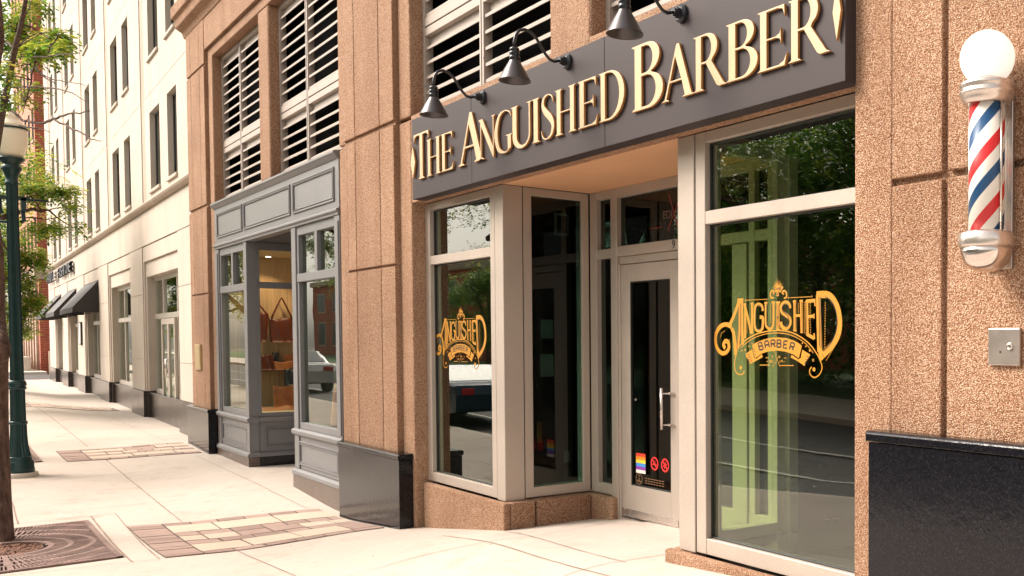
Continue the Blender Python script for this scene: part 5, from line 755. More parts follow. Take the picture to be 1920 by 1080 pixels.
# ---------------------------------------------------------------- goods in the display
def bag(name, label, cat, cx, cy, z0, w, d, hh, mat, rot=0.0, handle=0.0, taper=.85, flap=False, lean=0.0):
    t = thing(name, label, cat, (cx, cy, z0)); m = MB(); nx, nz = 14, 8
    cr, sr = math.cos(rot), math.sin(rot)
    def P(u, v, s):
        ww = w / 2 * (taper + (1 - taper) * v); y = s * d / 2 * (1 - .55 * v) * (1 - .35 * abs(u) ** 3); y += .012 * math.sin(7 * u + 3 * v + s)
        x = u * ww; z = hh * v + (.015 * math.sin(4 * u) * v); y += lean * v
        return (cx + x * cr - y * sr, cy + x * sr + y * cr, z0 + z)
    vs = []; 
    for s in (-1, 1):
        for j in range(nz + 1):
            for i in range(nx + 1): vs.append(P(-1 + 2 * i / nx, j / nz, s))
    K = (nx + 1) * (nz + 1); fs = []
    for b in (0, K):
        for j in range(nz):
            for i in range(nx):
                a = b + j * (nx + 1) + i; q = (a, a + 1, a + nx + 2, a + nx + 1); fs.append(q if b == 0 else q[::-1])
    for j in range(nz):
        for i in (0, nx):
            a = j * (nx + 1) + i; fs.append((a, a + nx + 1, a + nx + 1 + K, a + K))
    for i in range(nx): fs.append((i, i + 1, i + 1 + K, i + K)); a = nz * (nx + 1) + i; fs.append((a, a + 1, a + 1 + K, a + K))
    m.add(vs, fs, 0, True); m.build('body', mat, t)
    if handle:
        hm = MB()
        for s in (-1, 1):
            pts = []
            for k in range(11):
                a = math.pi * k / 10; u = .42 * math.cos(a); x = u * w * (1 - .75 * math.sin(a)); z = hh * .92 + handle * math.sin(a); y = s * d * .18 * (1 - .8 * math.sin(a)) + lean
                pts.append((cx + x * cr - y * sr, cy + x * sr + y * cr, z0 + z))
            hm.tube(pts, .011, 6)
        hm.build('handles', mat, t)
    if flap:
        fm = MB(); fs_ = []; 
        for k in range(9):
            u = -1 + 2 * k / 8
            for v, s in ((1.0, -1.02), (.55, -1.25), (.42, -1.2)):
                fs_.append(P(u * .98, v, s))
        fm.add(fs_, [(3 * i + j, 3 * i + 3 + j, 3 * i + 4 + j, 3 * i + 1 + j) for i in range(8) for j in range(2)], 0, True); fm.build('flap', mat, t)
    return t
PIv = math.pi / 2
bag('tote_bag', 'brown leather tote bag hanging by long handles on the plank wall', 'bag', -19.24, .82, 1.54, .42, .16, .42, 'leather_brown', PIv, .40)
bag('shoulder_bag', 'dark brown slouching shoulder bag hanging at the left edge of the display', 'bag', -19.22, .46, 1.55, .30, .14, .50, 'leather_brown', PIv, .18, .6)
m = MB(); m.box(-19.36, -18.95, .25, 1.15, 1.03, 1.06); tag(m.build('shelf', 'shelf_wood'), 'thin dark wooden shelf holding leather goods below the hanging tote', 'shelf')
bag('clutch_bag', 'flat orange-brown leather clutch lying on the display shelf', 'bag', -19.08, .84, 1.062, .40, .20, .14, 'leather_tan', PIv, 0, .95)
bag('box_bag', 'square brown leather box bag at the left end of the shelf', 'bag', -19.17, .50, 1.062, .30, .2, .26, 'leather_brown', PIv, 0, 1.0)
bag('wallet_stand', 'upright dark leather wallet propped in the middle of the shelf', 'wallet', -19.2, .70, 1.062, .12, .05, .30, 'leather_black', PIv + .3, 0, 1.0)
bag('small_pouch', 'small brown leather pouch standing at the back of the shelf', 'pouch', -19.25, .92, 1.062, .16, .06, .26, 'leather_tan', PIv, 0, 1.0)
bag('duffel_bag', 'black leather duffel bag on top of the tan bags in the display', 'bag', -18.75, 1.0, .80, .55, .30, .27, 'leather_black', PIv, .12, .95)
bag('satchel', 'tan leather satchel leaning in front of the black duffel bag', 'bag', -18.45, .72, .44, .50, .18, .36, 'leather_tan', PIv - .2, 0, .95, flap=True)
bag('messenger_bag', 'tan leather messenger bag standing right of the satchel', 'bag', -18.6, 1.05, .44, .42, .22, .34, 'leather_tan', PIv + .15, 0, .95, flap=True)
bag('portfolio', 'light tan leather portfolio lying flat on the display floor', 'portfolio', -18.05, .45, .425, .55, .36, .05, 'leather_tan', PIv - .1, 0, 1.0)
m = MB(); m.box(-18.98, -18.5, .72, 1.3, .425, .79); tag(m.build('display_block', 'shelf_wood', bevel=.01), 'dark wooden display block under the black duffel bag', 'block')
# apron-like leather stand in the right display window
t = thing('leather_chaps', 'tan leather chaps hanging on a stand in the right grey display window', 'garment', (-13.5, .03, .42))
m = MB()
for s in (-1, 1):
    m.tube([(-13.5 + s * .19, .03, .42), (-13.5 + s * .15, .03, .62), (-13.5 + s * .10, .03, .85), (-13.5 + s * .05, .03, 1.02)], [.085, .075, .07, .06], 12)
m.build('legs', 'leather_tan', t)
m = MB(); m.box(-13.63, -13.37, -.02, .09, 1.02, 1.22); m.build('waistband', 'leather_black', t, bevel=.02)

# ================================================================ SIGN
SG = thing('shop_sign', 'long charcoal sign board with raised gold capital letters above the shop entrance', 'sign', (-7.0, -.28, 3.4))
m = MB(); xs = [-10.15, -8.73, -6.42, -3.905]
for a, b in zip(xs, xs[1:]): m.box(a + (.002 if a > -10 else 0), b - (.002 if b < -4 else 0), -.28, -.155, 3.0, 3.80)
m.box(-10.13, -3.92, -.27, -.16, 3.004, 3.796, 1)
m.build('board', ['sign_metal', 'joint_dark'], SG, bevel=.003)
def arc(cx, cy, rx, ry, a0, a1, n=14):
    return [(cx + rx * math.cos(R(a0 + (a1 - a0) * i / n)), cy + ry * math.sin(R(a0 + (a1 - a0) * i / n))) for i in range(n + 1)]
def stroke(pts, wid):
    """outline of a variable-width stroke through points (smoothed)"""
    P = [Vector((*p, 0)) for p in pts]; W = wid; Q = []; WW = []
    n = len(P)
    for i in range(n - 1):
        p0, p1, p2, p3 = P[max(i - 1, 0)], P[i], P[i + 1], P[min(i + 2, n - 1)]
        for k in range(6):
            t = k / 6; q = .5 * ((2 * p1) + (p2 - p0) * t + (2 * p0 - 5 * p1 + 4 * p2 - p3) * t * t + (3 * p1 - p0 - 3 * p2 + p3) * t ** 3); Q.append(q); WW.append(W[i] + (W[i + 1] - W[i]) * t)
    Q.append(P[-1]); WW.append(W[-1]); L = []; Rr = []
    for i, q in enumerate(Q):
        d = (Q[min(i + 1, len(Q) - 1)] - Q[max(i - 1, 0)]).normalized(); nn = Vector((-d.y, d.x, 0)); L.append((q + nn * WW[i] / 2)[:2]); Rr.append((q - nn * WW[i] / 2)[:2])
    return L + Rr[::-1]
GL = {
 'I': [[(.02, 0), (.32, 0), (.32, .03), (.255, .06), (.255, .94), (.32, .97), (.32, 1), (.02, 1), (.02, .97), (.085, .94), (.085, .06), (.02, .03)]],
 'H': [[(.02, 0), (.30, 0), (.30, .03), (.24, .06), (.24, .47), (.56, .47), (.56, .06), (.50, .03), (.50, 0), (.78, 0), (.78, .03), (.72, .06), (.72, .94), (.78, .97), (.78, 1), (.50, 1), (.50, .97), (.56, .94), (.56, .52), (.24, .52), (.24, .94), (.30, .97), (.30, 1), (.02, 1), (.02, .97), (.08, .94), (.08, .06), (.02, .03)]],
 'T': [[(.25, 0), (.55, 0), (.55, .03), (.485, .06), (.485, .94), (.66, .94), (.74, .90), (.775, .80), (.80, .80), (.79, 1), (.01, 1), (0, .80), (.025, .80), (.06, .90), (.14, .94), (.315, .94), (.315, .06), (.25, .03)]],
 'E': [[(.02, 0), (.62, 0), (.68, .22), (.655, .22), (.58, .10), (.48, .06), (.24, .06), (.24, .48), (.42, .48), (.50, .45), (.52, .37), (.545, .37), (.545, .64), (.52, .64), (.50, .56), (.42, .53), (.24, .53), (.24, .94), (.46, .94), (.56, .91), (.60, .79), (.625, .79), (.615, 1), (.02, 1), (.02, .97), (.08, .94), (.08, .06), (.02, .03)]],
 'A': [[(0, 0), (.22, 0), (.22, .03), (.155, .06), (.24, .32), (.53, .32), (.605, .06), (.54, .03), (.54, 0), (.86, 0), (.86, .03), (.79, .06), (.48, 1.02), (.40, 1.02), (.09, .06), (0, .03)], [(.258, .375), (.375, .76), (.51, .375)]],
 'N': [[(0, 0), (.22, 0), (.22, .03), (.145, .06), (.145, .78), (.70, -.02), (.755, -.02), (.755, .94), (.83, .97), (.83, 1), (.61, 1), (.61, .97), (.695, .94), (.695, .28), (.20, 1), (0, 1), (0, .97), (.085, .90), (.085, .06), (0, .03)]],
 'U': [[(0, 1), (0, .97), (.065, .94)] + arc(.39, .29, .325, .31, 180, 360) + [(.715, .94), (.78, .97), (.78, 1), (.57, 1), (.57, .97), (.65, .94)] + arc(.44, .30, .21, .23, 360, 180) + [(.23, .94), (.295, .97), (.295, 1)]],
 'D': [[(.02, 0), (.36, 0)] + arc(.36, .5, .50, .5, -90, 90) + [(.02, 1), (.02, .97), (.08, .94), (.08, .06), (.02, .03)], [(.24, .94)] + arc(.34, .5, .34, .44, 90, -90) + [(.24, .06)]],
 'B': [[(.02, 0), (.38, 0)] + arc(.38, .27, .31, .27, -90, 75) + arc(.36, .765, .26, .235, -70, 90) + [(.02, 1), (.02, .97), (.08, .94), (.08, .06), (.02, .03)], [(.24, .94)] + arc(.32, .75, .14, .19, 90, -90) + [(.24, .56)], [(.24, .50)] + arc(.34, .28, .185, .22, 90, -90) + [(.24, .06)]],
 'R': [[(.02, 0), (.30, 0), (.30, .03), (.24, .06), (.24, .46), (.34, .46), (.60, .04), (.66, 0), (.86, 0), (.86, .03), (.79, .06), (.50, .48)] + arc(.36, .74, .28, .26, -55, 90) + [(.02, 1), (.02, .97), (.08, .94), (.08, .06), (.02, .03)], [(.24, .94)] + arc(.32, .73, .15, .21, 90, -90) + [(.24, .52)]],
 'G': [stroke([(.74, .80), (.66, .92), (.47, .985), (.24, .88), (.115, .5), (.22, .13), (.46, .02), (.62, .06), (.72, .13)], [.03, .05, .05, .11, .16, .13, .06, .05, .04])],
 'S': [stroke([(.52, .76), (.47, .90), (.33, .975), (.17, .92), (.13, .76), (.24, .60), (.40, .46), (.50, .29), (.44, .10), (.28, .025), (.13, .07), (.06, .24)], [.03, .05, .05, .09, .12, .16, .165, .12, .09, .05, .05, .03])],
 '*': [[(.5, 0), (1, .5), (.5, 1), (0, .5)]],
}
def extrude_shape(conts, name, mats, parent, yf, depth, conv, bev=.004):
    cu = bpy.data.curves.new(name, 'CURVE'); cu.dimensions = '2D'; cu.fill_mode = 'BOTH'; cu.extrude = depth / 2 - bev; cu.bevel_depth = bev; cu.bevel_resolution = 1; cu.offset = -bev * .6 - .0055
    for c in conts:
        sp = cu.splines.new('POLY'); sp.points.add(len(c) - 1); sp.use_cyclic_u = True
        for i, q in enumerate(c):
            a = conv(q); sp.points[i].co = (a[0], a[1], 0, 1)
    o = bpy.data.objects.new(name, cu); scene.collection.objects.link(o)
    dg = bpy.context.evaluated_depsgraph_get(); me = bpy.data.meshes.new_from_object(o.evaluated_get(dg))
    bpy.data.objects.remove(o)
    og = Vector(ORG[parent.name])
    for v in me.vertices: v.co = Vector((v.co.x, yf + depth / 2 - v.co.z, v.co.y)) - og
    me.materials.clear()
    for mm in mats: me.materials.append(MAT[mm])
    me.update()
    for p in me.polygons:
        p.material_index = 0 if p.normal.y < -.9 or len(mats) == 1 else 1; p.use_smooth = False
    ob = bpy.data.objects.new(name, me); scene.collection.objects.link(ob); ob.parent = parent; ORG[ob.name] = tuple(og)
    return ob
WREF = {'I': .34, 'H': .80, 'T': .80, 'E': .69, 'A': .86, 'N': .83, 'U': .78, 'D': .86, 'B': .70, 'R': .86, 'G': .80, 'S': .58}
Zb = 3.172
for ch, xa, xb, hh in [('T', -10.05, -9.66, .458), ('H', -9.73, -9.37, .362), ('E', -9.38, -9.07, .362), ('A', -8.98, -8.42, .455), ('N', -8.53, -8.19, .362), ('G', -8.235, -7.86, .362), ('U', -7.90, -7.51, .362), ('I', -7.53, -7.37, .362), ('S', -7.385, -7.13, .362), ('H', -7.14, -6.79, .362), ('E', -6.785, -6.47, .362), ('D', -6.475, -6.11, .362),
                       ('B', -6.03, -5.62, .458), ('A', -5.655, -5.27, .362), ('R', -5.295, -4.93, .362), ('B', -4.955, -4.62, .362), ('E', -4.645, -4.35, .362), ('R', -4.365, -4.00, .362)]:
    sx = (xb - xa) / WREF[ch]
    conts = GL[ch]
    lo = extrude_shape(conts, 'letter', ['gold_face', 'gold_edge_shaded'], SG, -.304, .020, lambda q: (xa + q[0] * sx, Zb + q[1] * hh), .003)
    if ch == 'G':
        extrude_shape([[(.60, .02), (.74, .10), (.74, .36), (.80, .39), (.80, .42), (.50, .42), (.50, .39), (.59, .36)]], 'letter', ['gold_face', 'gold_edge_shaded'], lo, -.3055, .020, lambda q: (xa + q[0] * sx, Zb + q[1] * hh), .003)
        lo.children[0].name = 'spur'
extrude_shape(GL['*'], 'diamond', ['gold_face', 'gold_edge_shaded'], SG, -.304, .020, lambda q: (-10.138 + q[0] * .13, 3.19 + q[1] * .34), .003)
extrude_shape(GL['*'], 'diamond', ['gold_face', 'gold_edge_shaded'], SG, -.304, .020, lambda q: (-3.987 + q[0] * .075, 3.20 + q[1] * .36), .003)

# gooseneck lamps
def gooseneck(x):
    t = thing('gooseneck_lamp', 'lamp', 'wall lamp', (x, -.28, 3.725), 'gooseneck lamps over the sign')
    rnd = lambda prof, yc, n=24: None
    m = MB()   # wall mount: disc and hub turned about Y
    def disc(m, y0, y1, r0, r1, z=3.725, n=24):
        vs = []; 
        for y, r in ((y0, r0), (y1, r1)):
            for k in range(n): a = 2 * math.pi * k / n; vs.append((x + r * math.cos(a), y, z + r * math.sin(a)))
        m.add(vs, [(k, (k + 1) % n, (k + 1) % n + n, k + n) for k in range(n)], 0, True); m.add(vs[n:], [tuple(range(n))])
    disc(m, -.281, -.30, .062, .060); disc(m, -.30, -.315, .060, .045); disc(m, -.315, -.345, .036, .034); disc(m, -.345, -.36, .028, .026)
    for k in range(4):
        a = math.pi / 4 + k * math.pi / 2; m.tube([(x + .045 * math.cos(a), -.30, 3.725 + .045 * math.sin(a)), (x + .045 * math.cos(a), -.312, 3.725 + .045 * math.sin(a))], .007, 6)
    m.build('mount', 'black_enamel', t)
    m = MB(); pts = [(-.355, 3.722), (-.40, 3.705), (-.44, 3.715), (-.475, 3.75), (-.51, 3.80), (-.545, 3.85), (-.59, 3.885), (-.64, 3.898), (-.685, 3.88), (-.712, 3.84), (-.722, 3.79), (-.722, 3.75)]
    m.tube([(x, a, b) for a, b in pts], .0115, 10); m.build('arm', 'black_enamel', t)
    m = MB(); m.lathe([(.018, 3.752), (.034, 3.742), (.036, 3.725), (.030, 3.72), (.037, 3.712), (.037, 3.695), (.031, 3.69), (.038, 3.682), (.040, 3.652)], x, -.722, 24)
    m.build('socket', 'black_enamel', t)
    m = MB(); m.lathe([(.038, 3.653), (.043, 3.64), (.075, 3.585), (.112, 3.512), (.116, 3.505), (.1155, 3.501), (.110, 3.509), (.072, 3.580), (.036, 3.63)], x, -.722, 40, cap=False)
    m.build('shade', 'shade_metal', t)
    m = MB(); m.lathe([(.012, 3.645), (.020, 3.62), (.032, 3.585), (.030, 3.56), (.015, 3.545)], x, -.722, 16); m.build('bulb', 'globe_amber', t)
    return t
g0 = gooseneck(-8.47)
g0['label'] = 'gooseneck lamp nearest the left end of the charcoal sign, in front of the louvres'
g1 = copy_tree(g0, (-6.95, -.28, 3.725), 'middle one of the three gooseneck lamps above the charcoal sign')
g2 = copy_tree(g0, (-5.43, -.28, 3.725), 'gooseneck lamp whose arm is cut off by the top edge of the photo')

# ================================================================ BARBER POLE
bx, by = -2.882, -.36
BP = thing('barber_pole', 'wall mounted barber pole with white globe and red, white and blue stripes', 'barber pole', (bx, by, 2.4))
m = MB(); m.box(-3.0, -2.838, -.222, -.2005, 1.925, 2.815); m.build('backplate', 'steel_plate', BP, bevel=.003)
for z in (1.97, 2.70): MB().box(bx + .01, bx + .04, -.30, -.223, z, z + .08).build('bracket', 'cast_alu', BP, bevel=.004)
m = MB(); prof = [(.127 * math.sin(R(a)), 2.893 - .127 * math.cos(R(a))) for a in range(24, 181, 6)]
m.lathe(prof, bx, by, 48); m.build('globe', 'globe_white', BP)
m = MB(); m.lathe([(.086, 2.792), (.092, 2.788), (.122, 2.778), (.130, 2.772), (.130, 2.757), (.125, 2.752), (.125, 2.738), (.130, 2.733), (.130, 2.722), (.122, 2.716), (.120, 2.700), (.113, 2.690), (.108, 2.680), (.100, 2.678)], bx, by, 48)
m.build('collar', 'cast_alu', BP)
m = MB(); m.lathe([(.083, 2.06), (.083, 2.69)], bx, by, 64); m.build('cylinder', 'barber_stripes', BP)
m = MB(); m.lathe([(.097, 2.08), (.097, 2.685)], bx, by, 48, cap=False); m.build('glass_tube', 'clear_glass', BP)
for dx in (-.092, .092): MB().tube([(bx + dx, by - .012, 2.08), (bx + dx, by - .012, 2.685)], .006, 8).build('tie_rod', 'cast_alu', BP)
m = MB(); m.lathe([(.102, 2.094), (.106, 2.092), (.124, 2.087), (.130, 2.081), (.130, 2.030), (.126, 2.022), (.122, 2.018)], bx, by, 48)
m.build('lower_ring', 'cast_alu', BP)
m = MB(); m.lathe([(.122, 2.018), (.121, 1.995), (.114, 1.968), (.098, 1.940), (.072, 1.920), (.045, 1.909), (.02, 1.905)], bx, by, 48); m.build('bowl', 'chrome', BP)
# steel call box
CB = thing('call_box', 'square brushed steel plate with a round lock right of the window', 'wall plate', (-2.88, -.2, 1.55))
m = MB(); m.box(-2.975, -2.79, -.222, -.2005, 1.465, 1.645); m.build('plate', 'steel_plate', CB, bevel=.006, seg=2)
m = MB(); 
vs = []; n = 20
for y, r in ((-.2225, .018), (-.231, .016), (-.231, .009), (-.228, .008)):
    for k in range(n): a = 2 * math.pi * k / n; vs.append((-2.845 + r * math.cos(a), y, 1.557 + r * math.sin(a)))
m.add(vs, [(j * n + k, j * n + (k + 1) % n, (j + 1) * n + (k + 1) % n, (j + 1) * n + k) for j in range(3) for k in range(n)], 0, True); m.add(vs[-n:], [tuple(range(n))], 0)
m.build('lock', 'chrome', CB)
m = MB(); m.tube([(-2.90, -.2225, 1.53), (-2.90, -.224, 1.53)], .006, 8); m.build('hole', 'joint_dark', CB)
m = MB(); m.box(-20.80, -20.36, -.232, -.201, 1.05, 1.50); m.box(-20.78, -20.38, -.236, -.2321, 1.07, 1.48, 1)
tag(m.build('plaque', ['brass_plate', 'brass_plate'], bevel=.006), 'blank brass plaque on the tan pier left of the grey shopfront', 'plaque')

# ================================================================ WINDOW DECALS AND STICKERS
def logo(cx, cz, sc, label, yg=.0545):
    L = thing('window_logo', label, 'window logo', (cx, yg, cz), 'gold logos on the shop windows')
    lay = {'g': MB(), 'd': MB()}; cnt = [0]
    parts = {'lettering': MB()}
    m = MB()
    def P(q, y): return (cx + q[0] * sc, y, cz + q[1] * sc)
    def yof(l): cnt[0] += 1; return yg - .0006 * l - cnt[0] * .000004
    for pts, wd, l, c in LOGO_STROKES:
        y = yof(l + (.5 if c == 'd' else 0)); mi = 0 if c == 'g' else 1
        P2 = [Vector((p[0], p[1], 0)) for p in pts]
        if len(P2) > 3:
            Q = []
            for i in range(len(P2) - 1):
                p0, p1, p2, p3 = P2[max(i - 1, 0)], P2[i], P2[i + 1], P2[min(i + 2, len(P2) - 1)]
                for k in range(3):
                    t = k / 3; Q.append(.5 * ((2 * p1) + (p2 - p0) * t + (2 * p0 - 5 * p1 + 4 * p2 - p3) * t * t + (3 * p1 - p0 - 3 * p2 + p3) * t ** 3))
            Q.append(P2[-1])
            if wd > .011 and c == 'd' and l >= 4: Q = P2
            P2 = Q
        vs = []
        for i, p in enumerate(P2):
            d = (P2[min(i + 1, len(P2) - 1)] - P2[max(i - 1, 0)]);
            d = d.normalized() if d.length > 1e-6 else Vector((1, 0, 0)); nn = Vector((-d.y, d.x, 0)) * wd / 2
            vs += [P(p + nn, y), P(p - nn, y)]
        m.add(vs, [(2 * i, 2 * i + 2, 2 * i + 3, 2 * i + 1) for i in range(len(P2) - 1)], mi)
    for pts, l, c in LOGO_POLYS:
        y = yof(l); m.add([P(p, y) for p in pts], [tuple(range(len(pts)))], 0 if c == 'g' else 1)
    for x, z, r, c in LOGO_DISCS:
        y = yof(2.2 if c == 'g' else 2.6); m.add([P((x + r * math.cos(2 * math.pi * k / 14), z + r * math.sin(2 * math.pi * k / 14)), y) for k in range(14)], [tuple(range(14))], 0 if c == 'g' else 1)
    m.build('lettering', ['decal_gold', 'decal_dark'], L)
logo(-4.867, 1.677, 1.0, 'ornate gold lettered logo with banner on the large right-hand window')
logo(-9.80, 1.62, 1.0, 'ornate gold lettered logo with banner on the narrow window left of the entrance')
yst = .9395
t = thing('sticker', 'small rainbow striped flag sticker low on the door glass', 'sticker', (-7.86, yst, .43), 'stickers on the door')
m = MB(); cols = ['flag_red', 'flag_orange', 'flag_yellow', 'flag_blue', 'flag_purple', 'sticker_white']
for k in range(6): m.add([(-7.95, yst, .53 - .031 * k - .031), (-7.79, yst, .53 - .031 * k - .031), (-7.79, yst, .53 - .031 * k), (-7.95, yst, .53 - .031 * k)], [(0, 1, 2, 3)], k)
m.build('stripes', cols, t)
def ring(m, x, z, r, wd, y, mi=0, n=24):
    vs = []
    for k in range(n): a = 2 * math.pi * k / n; vs += [(x + r * math.cos(a), y, z + r * math.sin(a)), (x + (r - wd) * math.cos(a), y, z + (r - wd) * math.sin(a))]
    m.add(vs, [(2 * k, (2 * k + 2) % (2 * n), (2 * k + 3) % (2 * n), 2 * k + 1) for k in range(n)], mi)
def bar(m, x0, z0, x1, z1, wd, y, mi=0):
    d = Vector((x1 - x0, z1 - z0)).normalized(); n = Vector((-d.y, d.x)) * wd / 2
    m.add([(x0 + n.x, y, z0 + n.y), (x1 + n.x, y, z1 + n.y), (x1 - n.x, y, z1 - n.y), (x0 - n.x, y, z0 - n.y)], [(0, 1, 2, 3)], mi)
for k, (x, lab) in enumerate(((-7.64, 'red no-smoking circle sticker next to the rainbow flag'), (-7.47, 'red prohibition circle sticker nearest the door edge'))):
    m = MB(); z = .455; ring(m, x, z, .062, .014, yst); bar(m, x - .04, z + .04, x + .04, z - .04, .013, yst - .0004)
    if k == 0: bar(m, x - .035, z - .008, x + .035, z - .008, .012, yst - .0002); bar(m, x + .0, z + .03, x + .02, z + .005, .006, yst - .0001)
    else:
        for a in (20, 75, 130): bar(m, x - .034 * math.cos(R(a)), z - .034 * math.sin(R(a)), x + .034 * math.cos(R(a)), z + .034 * math.sin(R(a)), .009, yst - .0002)
    o = m.build('sticker', 'sticker_red', org=(x, yst, z)); tag(o, lab, 'sticker', 'stickers on the door')
m = MB(); ring(m, -7.90, .29, .055, .007, yst); bar(m, -7.905, .315, -7.895, .325, .02, yst); bar(m, -7.90, .30, -7.895, .27, .012, yst); bar(m, -7.895, .27, -7.865, .262, .012, yst); bar(m, -7.93, .275, -7.90, .262, .012, yst)
for k in range(3): 
    for j in range(7): bar(m, -7.80 + j * .046, .305 - .022 * k, -7.80 + j * .046 + .036, .305 - .022 * k, .007, yst)
o = m.build('sticker', 'decal_dullgold' if 'decal_dullgold' in MAT else 'decal_gold', org=(-7.7, yst, .29)); tag(o, 'dull gold round notice with small print at the bottom of the door glass', 'sticker', 'stickers on the door')
def textobj(body, name, mat, parent, x, y, z, size, ext=.002, org=None, sx=1.0):
    cu = bpy.data.curves.new(name, 'FONT'); cu.body = body; cu.size = size; cu.extrude = ext; cu.align_x = 'CENTER'; cu.align_y = 'CENTER'
    o = bpy.data.objects.new(name, cu); scene.collection.objects.link(o)
    dg = bpy.context.evaluated_depsgraph_get(); me = bpy.data.meshes.new_from_object(o.evaluated_get(dg)); bpy.data.objects.remove(o)
    og = Vector(org if org else (ORG[parent.name] if parent else (x, y, z)))
    for v in me.vertices: v.co = Vector((x + v.co.x * sx, y - v.co.z, z + v.co.y)) - og
    me.materials.clear(); me.materials.append(MAT[mat])
    for p in me.polygons: p.material_index = 0
    ob = bpy.data.objects.new(name, me); scene.collection.objects.link(ob)
    if parent: ob.parent = parent
    else: ob.location = og
    return ob
o = textobj('9', 'house_number', 'letter_black', None, -7.262, .8985, 2.42, .105, .001); tag(o, 'small black number 9 on the frame above the door', 'number')
t = thing('transom_sign', 'faint red scissors behind the glass above the door, with a reflection drawn as lettering', 'window sign', (-7.35, .945, 2.7))
m = MB(); yt = .9485
bar(m, -7.42, 2.56, -7.22, 2.86, .010, yt); bar(m, -7.24, 2.52, -7.40, 2.88, .010, yt - .0005); bar(m, -7.72, 2.60, -7.50, 2.60, .006, yt)
m.build('scissors', 'neon_off', t); 
ob = textobj('EDI', 'letters', 'reflected_dull', t, -7.42, yt - .001, 2.70, .10, .0005)  # reflection of a sign across the street, painted as flat letters
# leafy plant behind the transom
rnd = random.Random(3)
t = thing('hanging_plant', 'small leafy green plant glimpsed behind the glass above the door', 'plant', (-8.02, 1.25, 2.62))
m = MB()
for k in range(160):
    c = Vector((-8.02 + rnd.gauss(0, .13), 1.25 + rnd.gauss(0, .08), 2.70 - abs(rnd.gauss(0, .13)))); a = Vector((rnd.uniform(-1, 1), rnd.uniform(-1, 1), rnd.uniform(-1, 1))).normalized(); b = a.cross(Vector((rnd.uniform(-1, 1), .3, rnd.uniform(-1, 1)))).normalized()
    m.add([c - a * .035, c + b * .015, c + a * .035, c - b * .015], [(0, 1, 2, 3)])
m.build('leaves', 'plant_leaf', t)
m = MB(); m.lathe([(.05, 2.52), (.08, 2.62), (.085, 2.63)], -8.02, 1.25, 16); m.build('pot', 'interior_dark', t)
# ================================================================ CREAM BUILDING
TH = R(-1.2)
CB0 = thing('cream_building', 'tall cream limestone building with deep set paired windows beyond the tan building', 'building', (-21.4, 0, 0), rotz=TH)
def cworld(s, z, off=0.0): return (-21.4 - s * math.cos(TH) - off * math.sin(TH), -s * math.sin(TH) + off * math.cos(TH), z)
PIL = [(-.35, 2.35), (7.15, 9.2), (13.8, 16.05), (20.3, 22.7), (26.4, 28.8), (32.1, 35.2)]
END = 35.2
m = MB()
for i, (a, b) in enumerate(PIL):
    m = MB()
    for c, d in ((.345, 1.10), (1.112, 2.66), (2.672, 3.80)):
        m.box(-b, -a, 0, .3, c, d)
    if i > 0: m.box(-a + .0005, -a + .10, .025, .3, .345, 3.80); m.box(-a + .1005, -a + .22, .06, .3, .345, 3.80)
    if i < 5: m.box(-b - .10, -b - .0005, .025, .3, .345, 3.80); m.box(-b - .22, -b - .1005, .06, .3, .345, 3.80)
    m.box(-b + .01, -a - .01, .012, .3, .345, 3.8)
    m.build('pilaster', 'limestone', CB0, bevel=.006)
m = MB()
for a, b in PIL: m.box(-b - .02, -a + .012, -.03, .04, -.9, .34); m.box(-b - .2, -a + .2, .041, .3, -.9, .335)
for (a, b), (c, d) in zip(PIL, PIL[1:]):
    m.box(-c + .2, -b - .2, .10, .5, -.9, .28)
    m.box(-c + .2, -b - .2, .07, .5, .281, .32)
m.build('granite_base', 'granite_warm', CB0, bevel=.004)
m = MB(); m.box(-END, .35, 0, .5, 3.812, 4.61)
for (a, b), (c, d) in zip(PIL, PIL[1:]):
    m.box(-c + .0005, -b - .0005, .02, .5, 3.44, 3.80); m.box(-c + .1, -b - .1, .065, .5, 3.08, 3.439)
m.build('lintel', 'limestone', CB0, bevel=.006)
MB().box(-END + .02, .3, .03, .5, 3.801, 3.811).build('joint_backing', 'joint_dark', CB0)
m = MB(); m.extr([(.4, 4.611), (-.05, 4.611), (-.10, 4.66), (-.12, 4.70), (-.10, 4.74), (0.0, 4.80), (.4, 4.80)], 'x', -END, .35); m.build('belt_course', 'limestone_band', CB0, bevel=.004)
OP = []
for n in range(5):
    o = 6.57 * n; OP += [(2.12 + o, 3.22 + o), (4.2 + o, 5.55 + o)]
STR = [(6.2 + 6.5 * n, 6.85 + 6.5 * n) for n in range(5)]
cuts = sorted(OP + STR); solids = []; p = -.35
for a, b in cuts:
    solids.append((p, a)); p = b
solids.append((p, END))
ROWS = [(4.98 + 2.96 * k, 6.74 + 2.96 * k) for k in range(6)]; TOP = 23.2
w_ = MB()
zz = [4.801] + [z for r in ROWS for z in (7.16 + 2.96 * ROWS.index(r),)] + [TOP]
for a, b in solids:
    for c, d in zip(zz, zz[1:]): w_.box(-b, -a, 0, .4, c + .006, d - .006)
for a, b in OP:
    prev = 4.801
    for r in ROWS:
        w_.box(-b, -a, .0005, .5, prev, r[0])
        prev = r[1]
        j = 7.16 + 2.96 * ROWS.index(r); w_.box(-b, -a, .0005, .5, prev, j - .006); prev = j + .006
    w_.box(-b, -a, .0005, .5, prev, TOP)
w_.build('wall', 'limestone', CB0)
m = MB()
for a, b in STR: m.box(-b, -a, .018, .4, 4.801, TOP)
m.build('vertical_band', 'limestone_band', CB0)
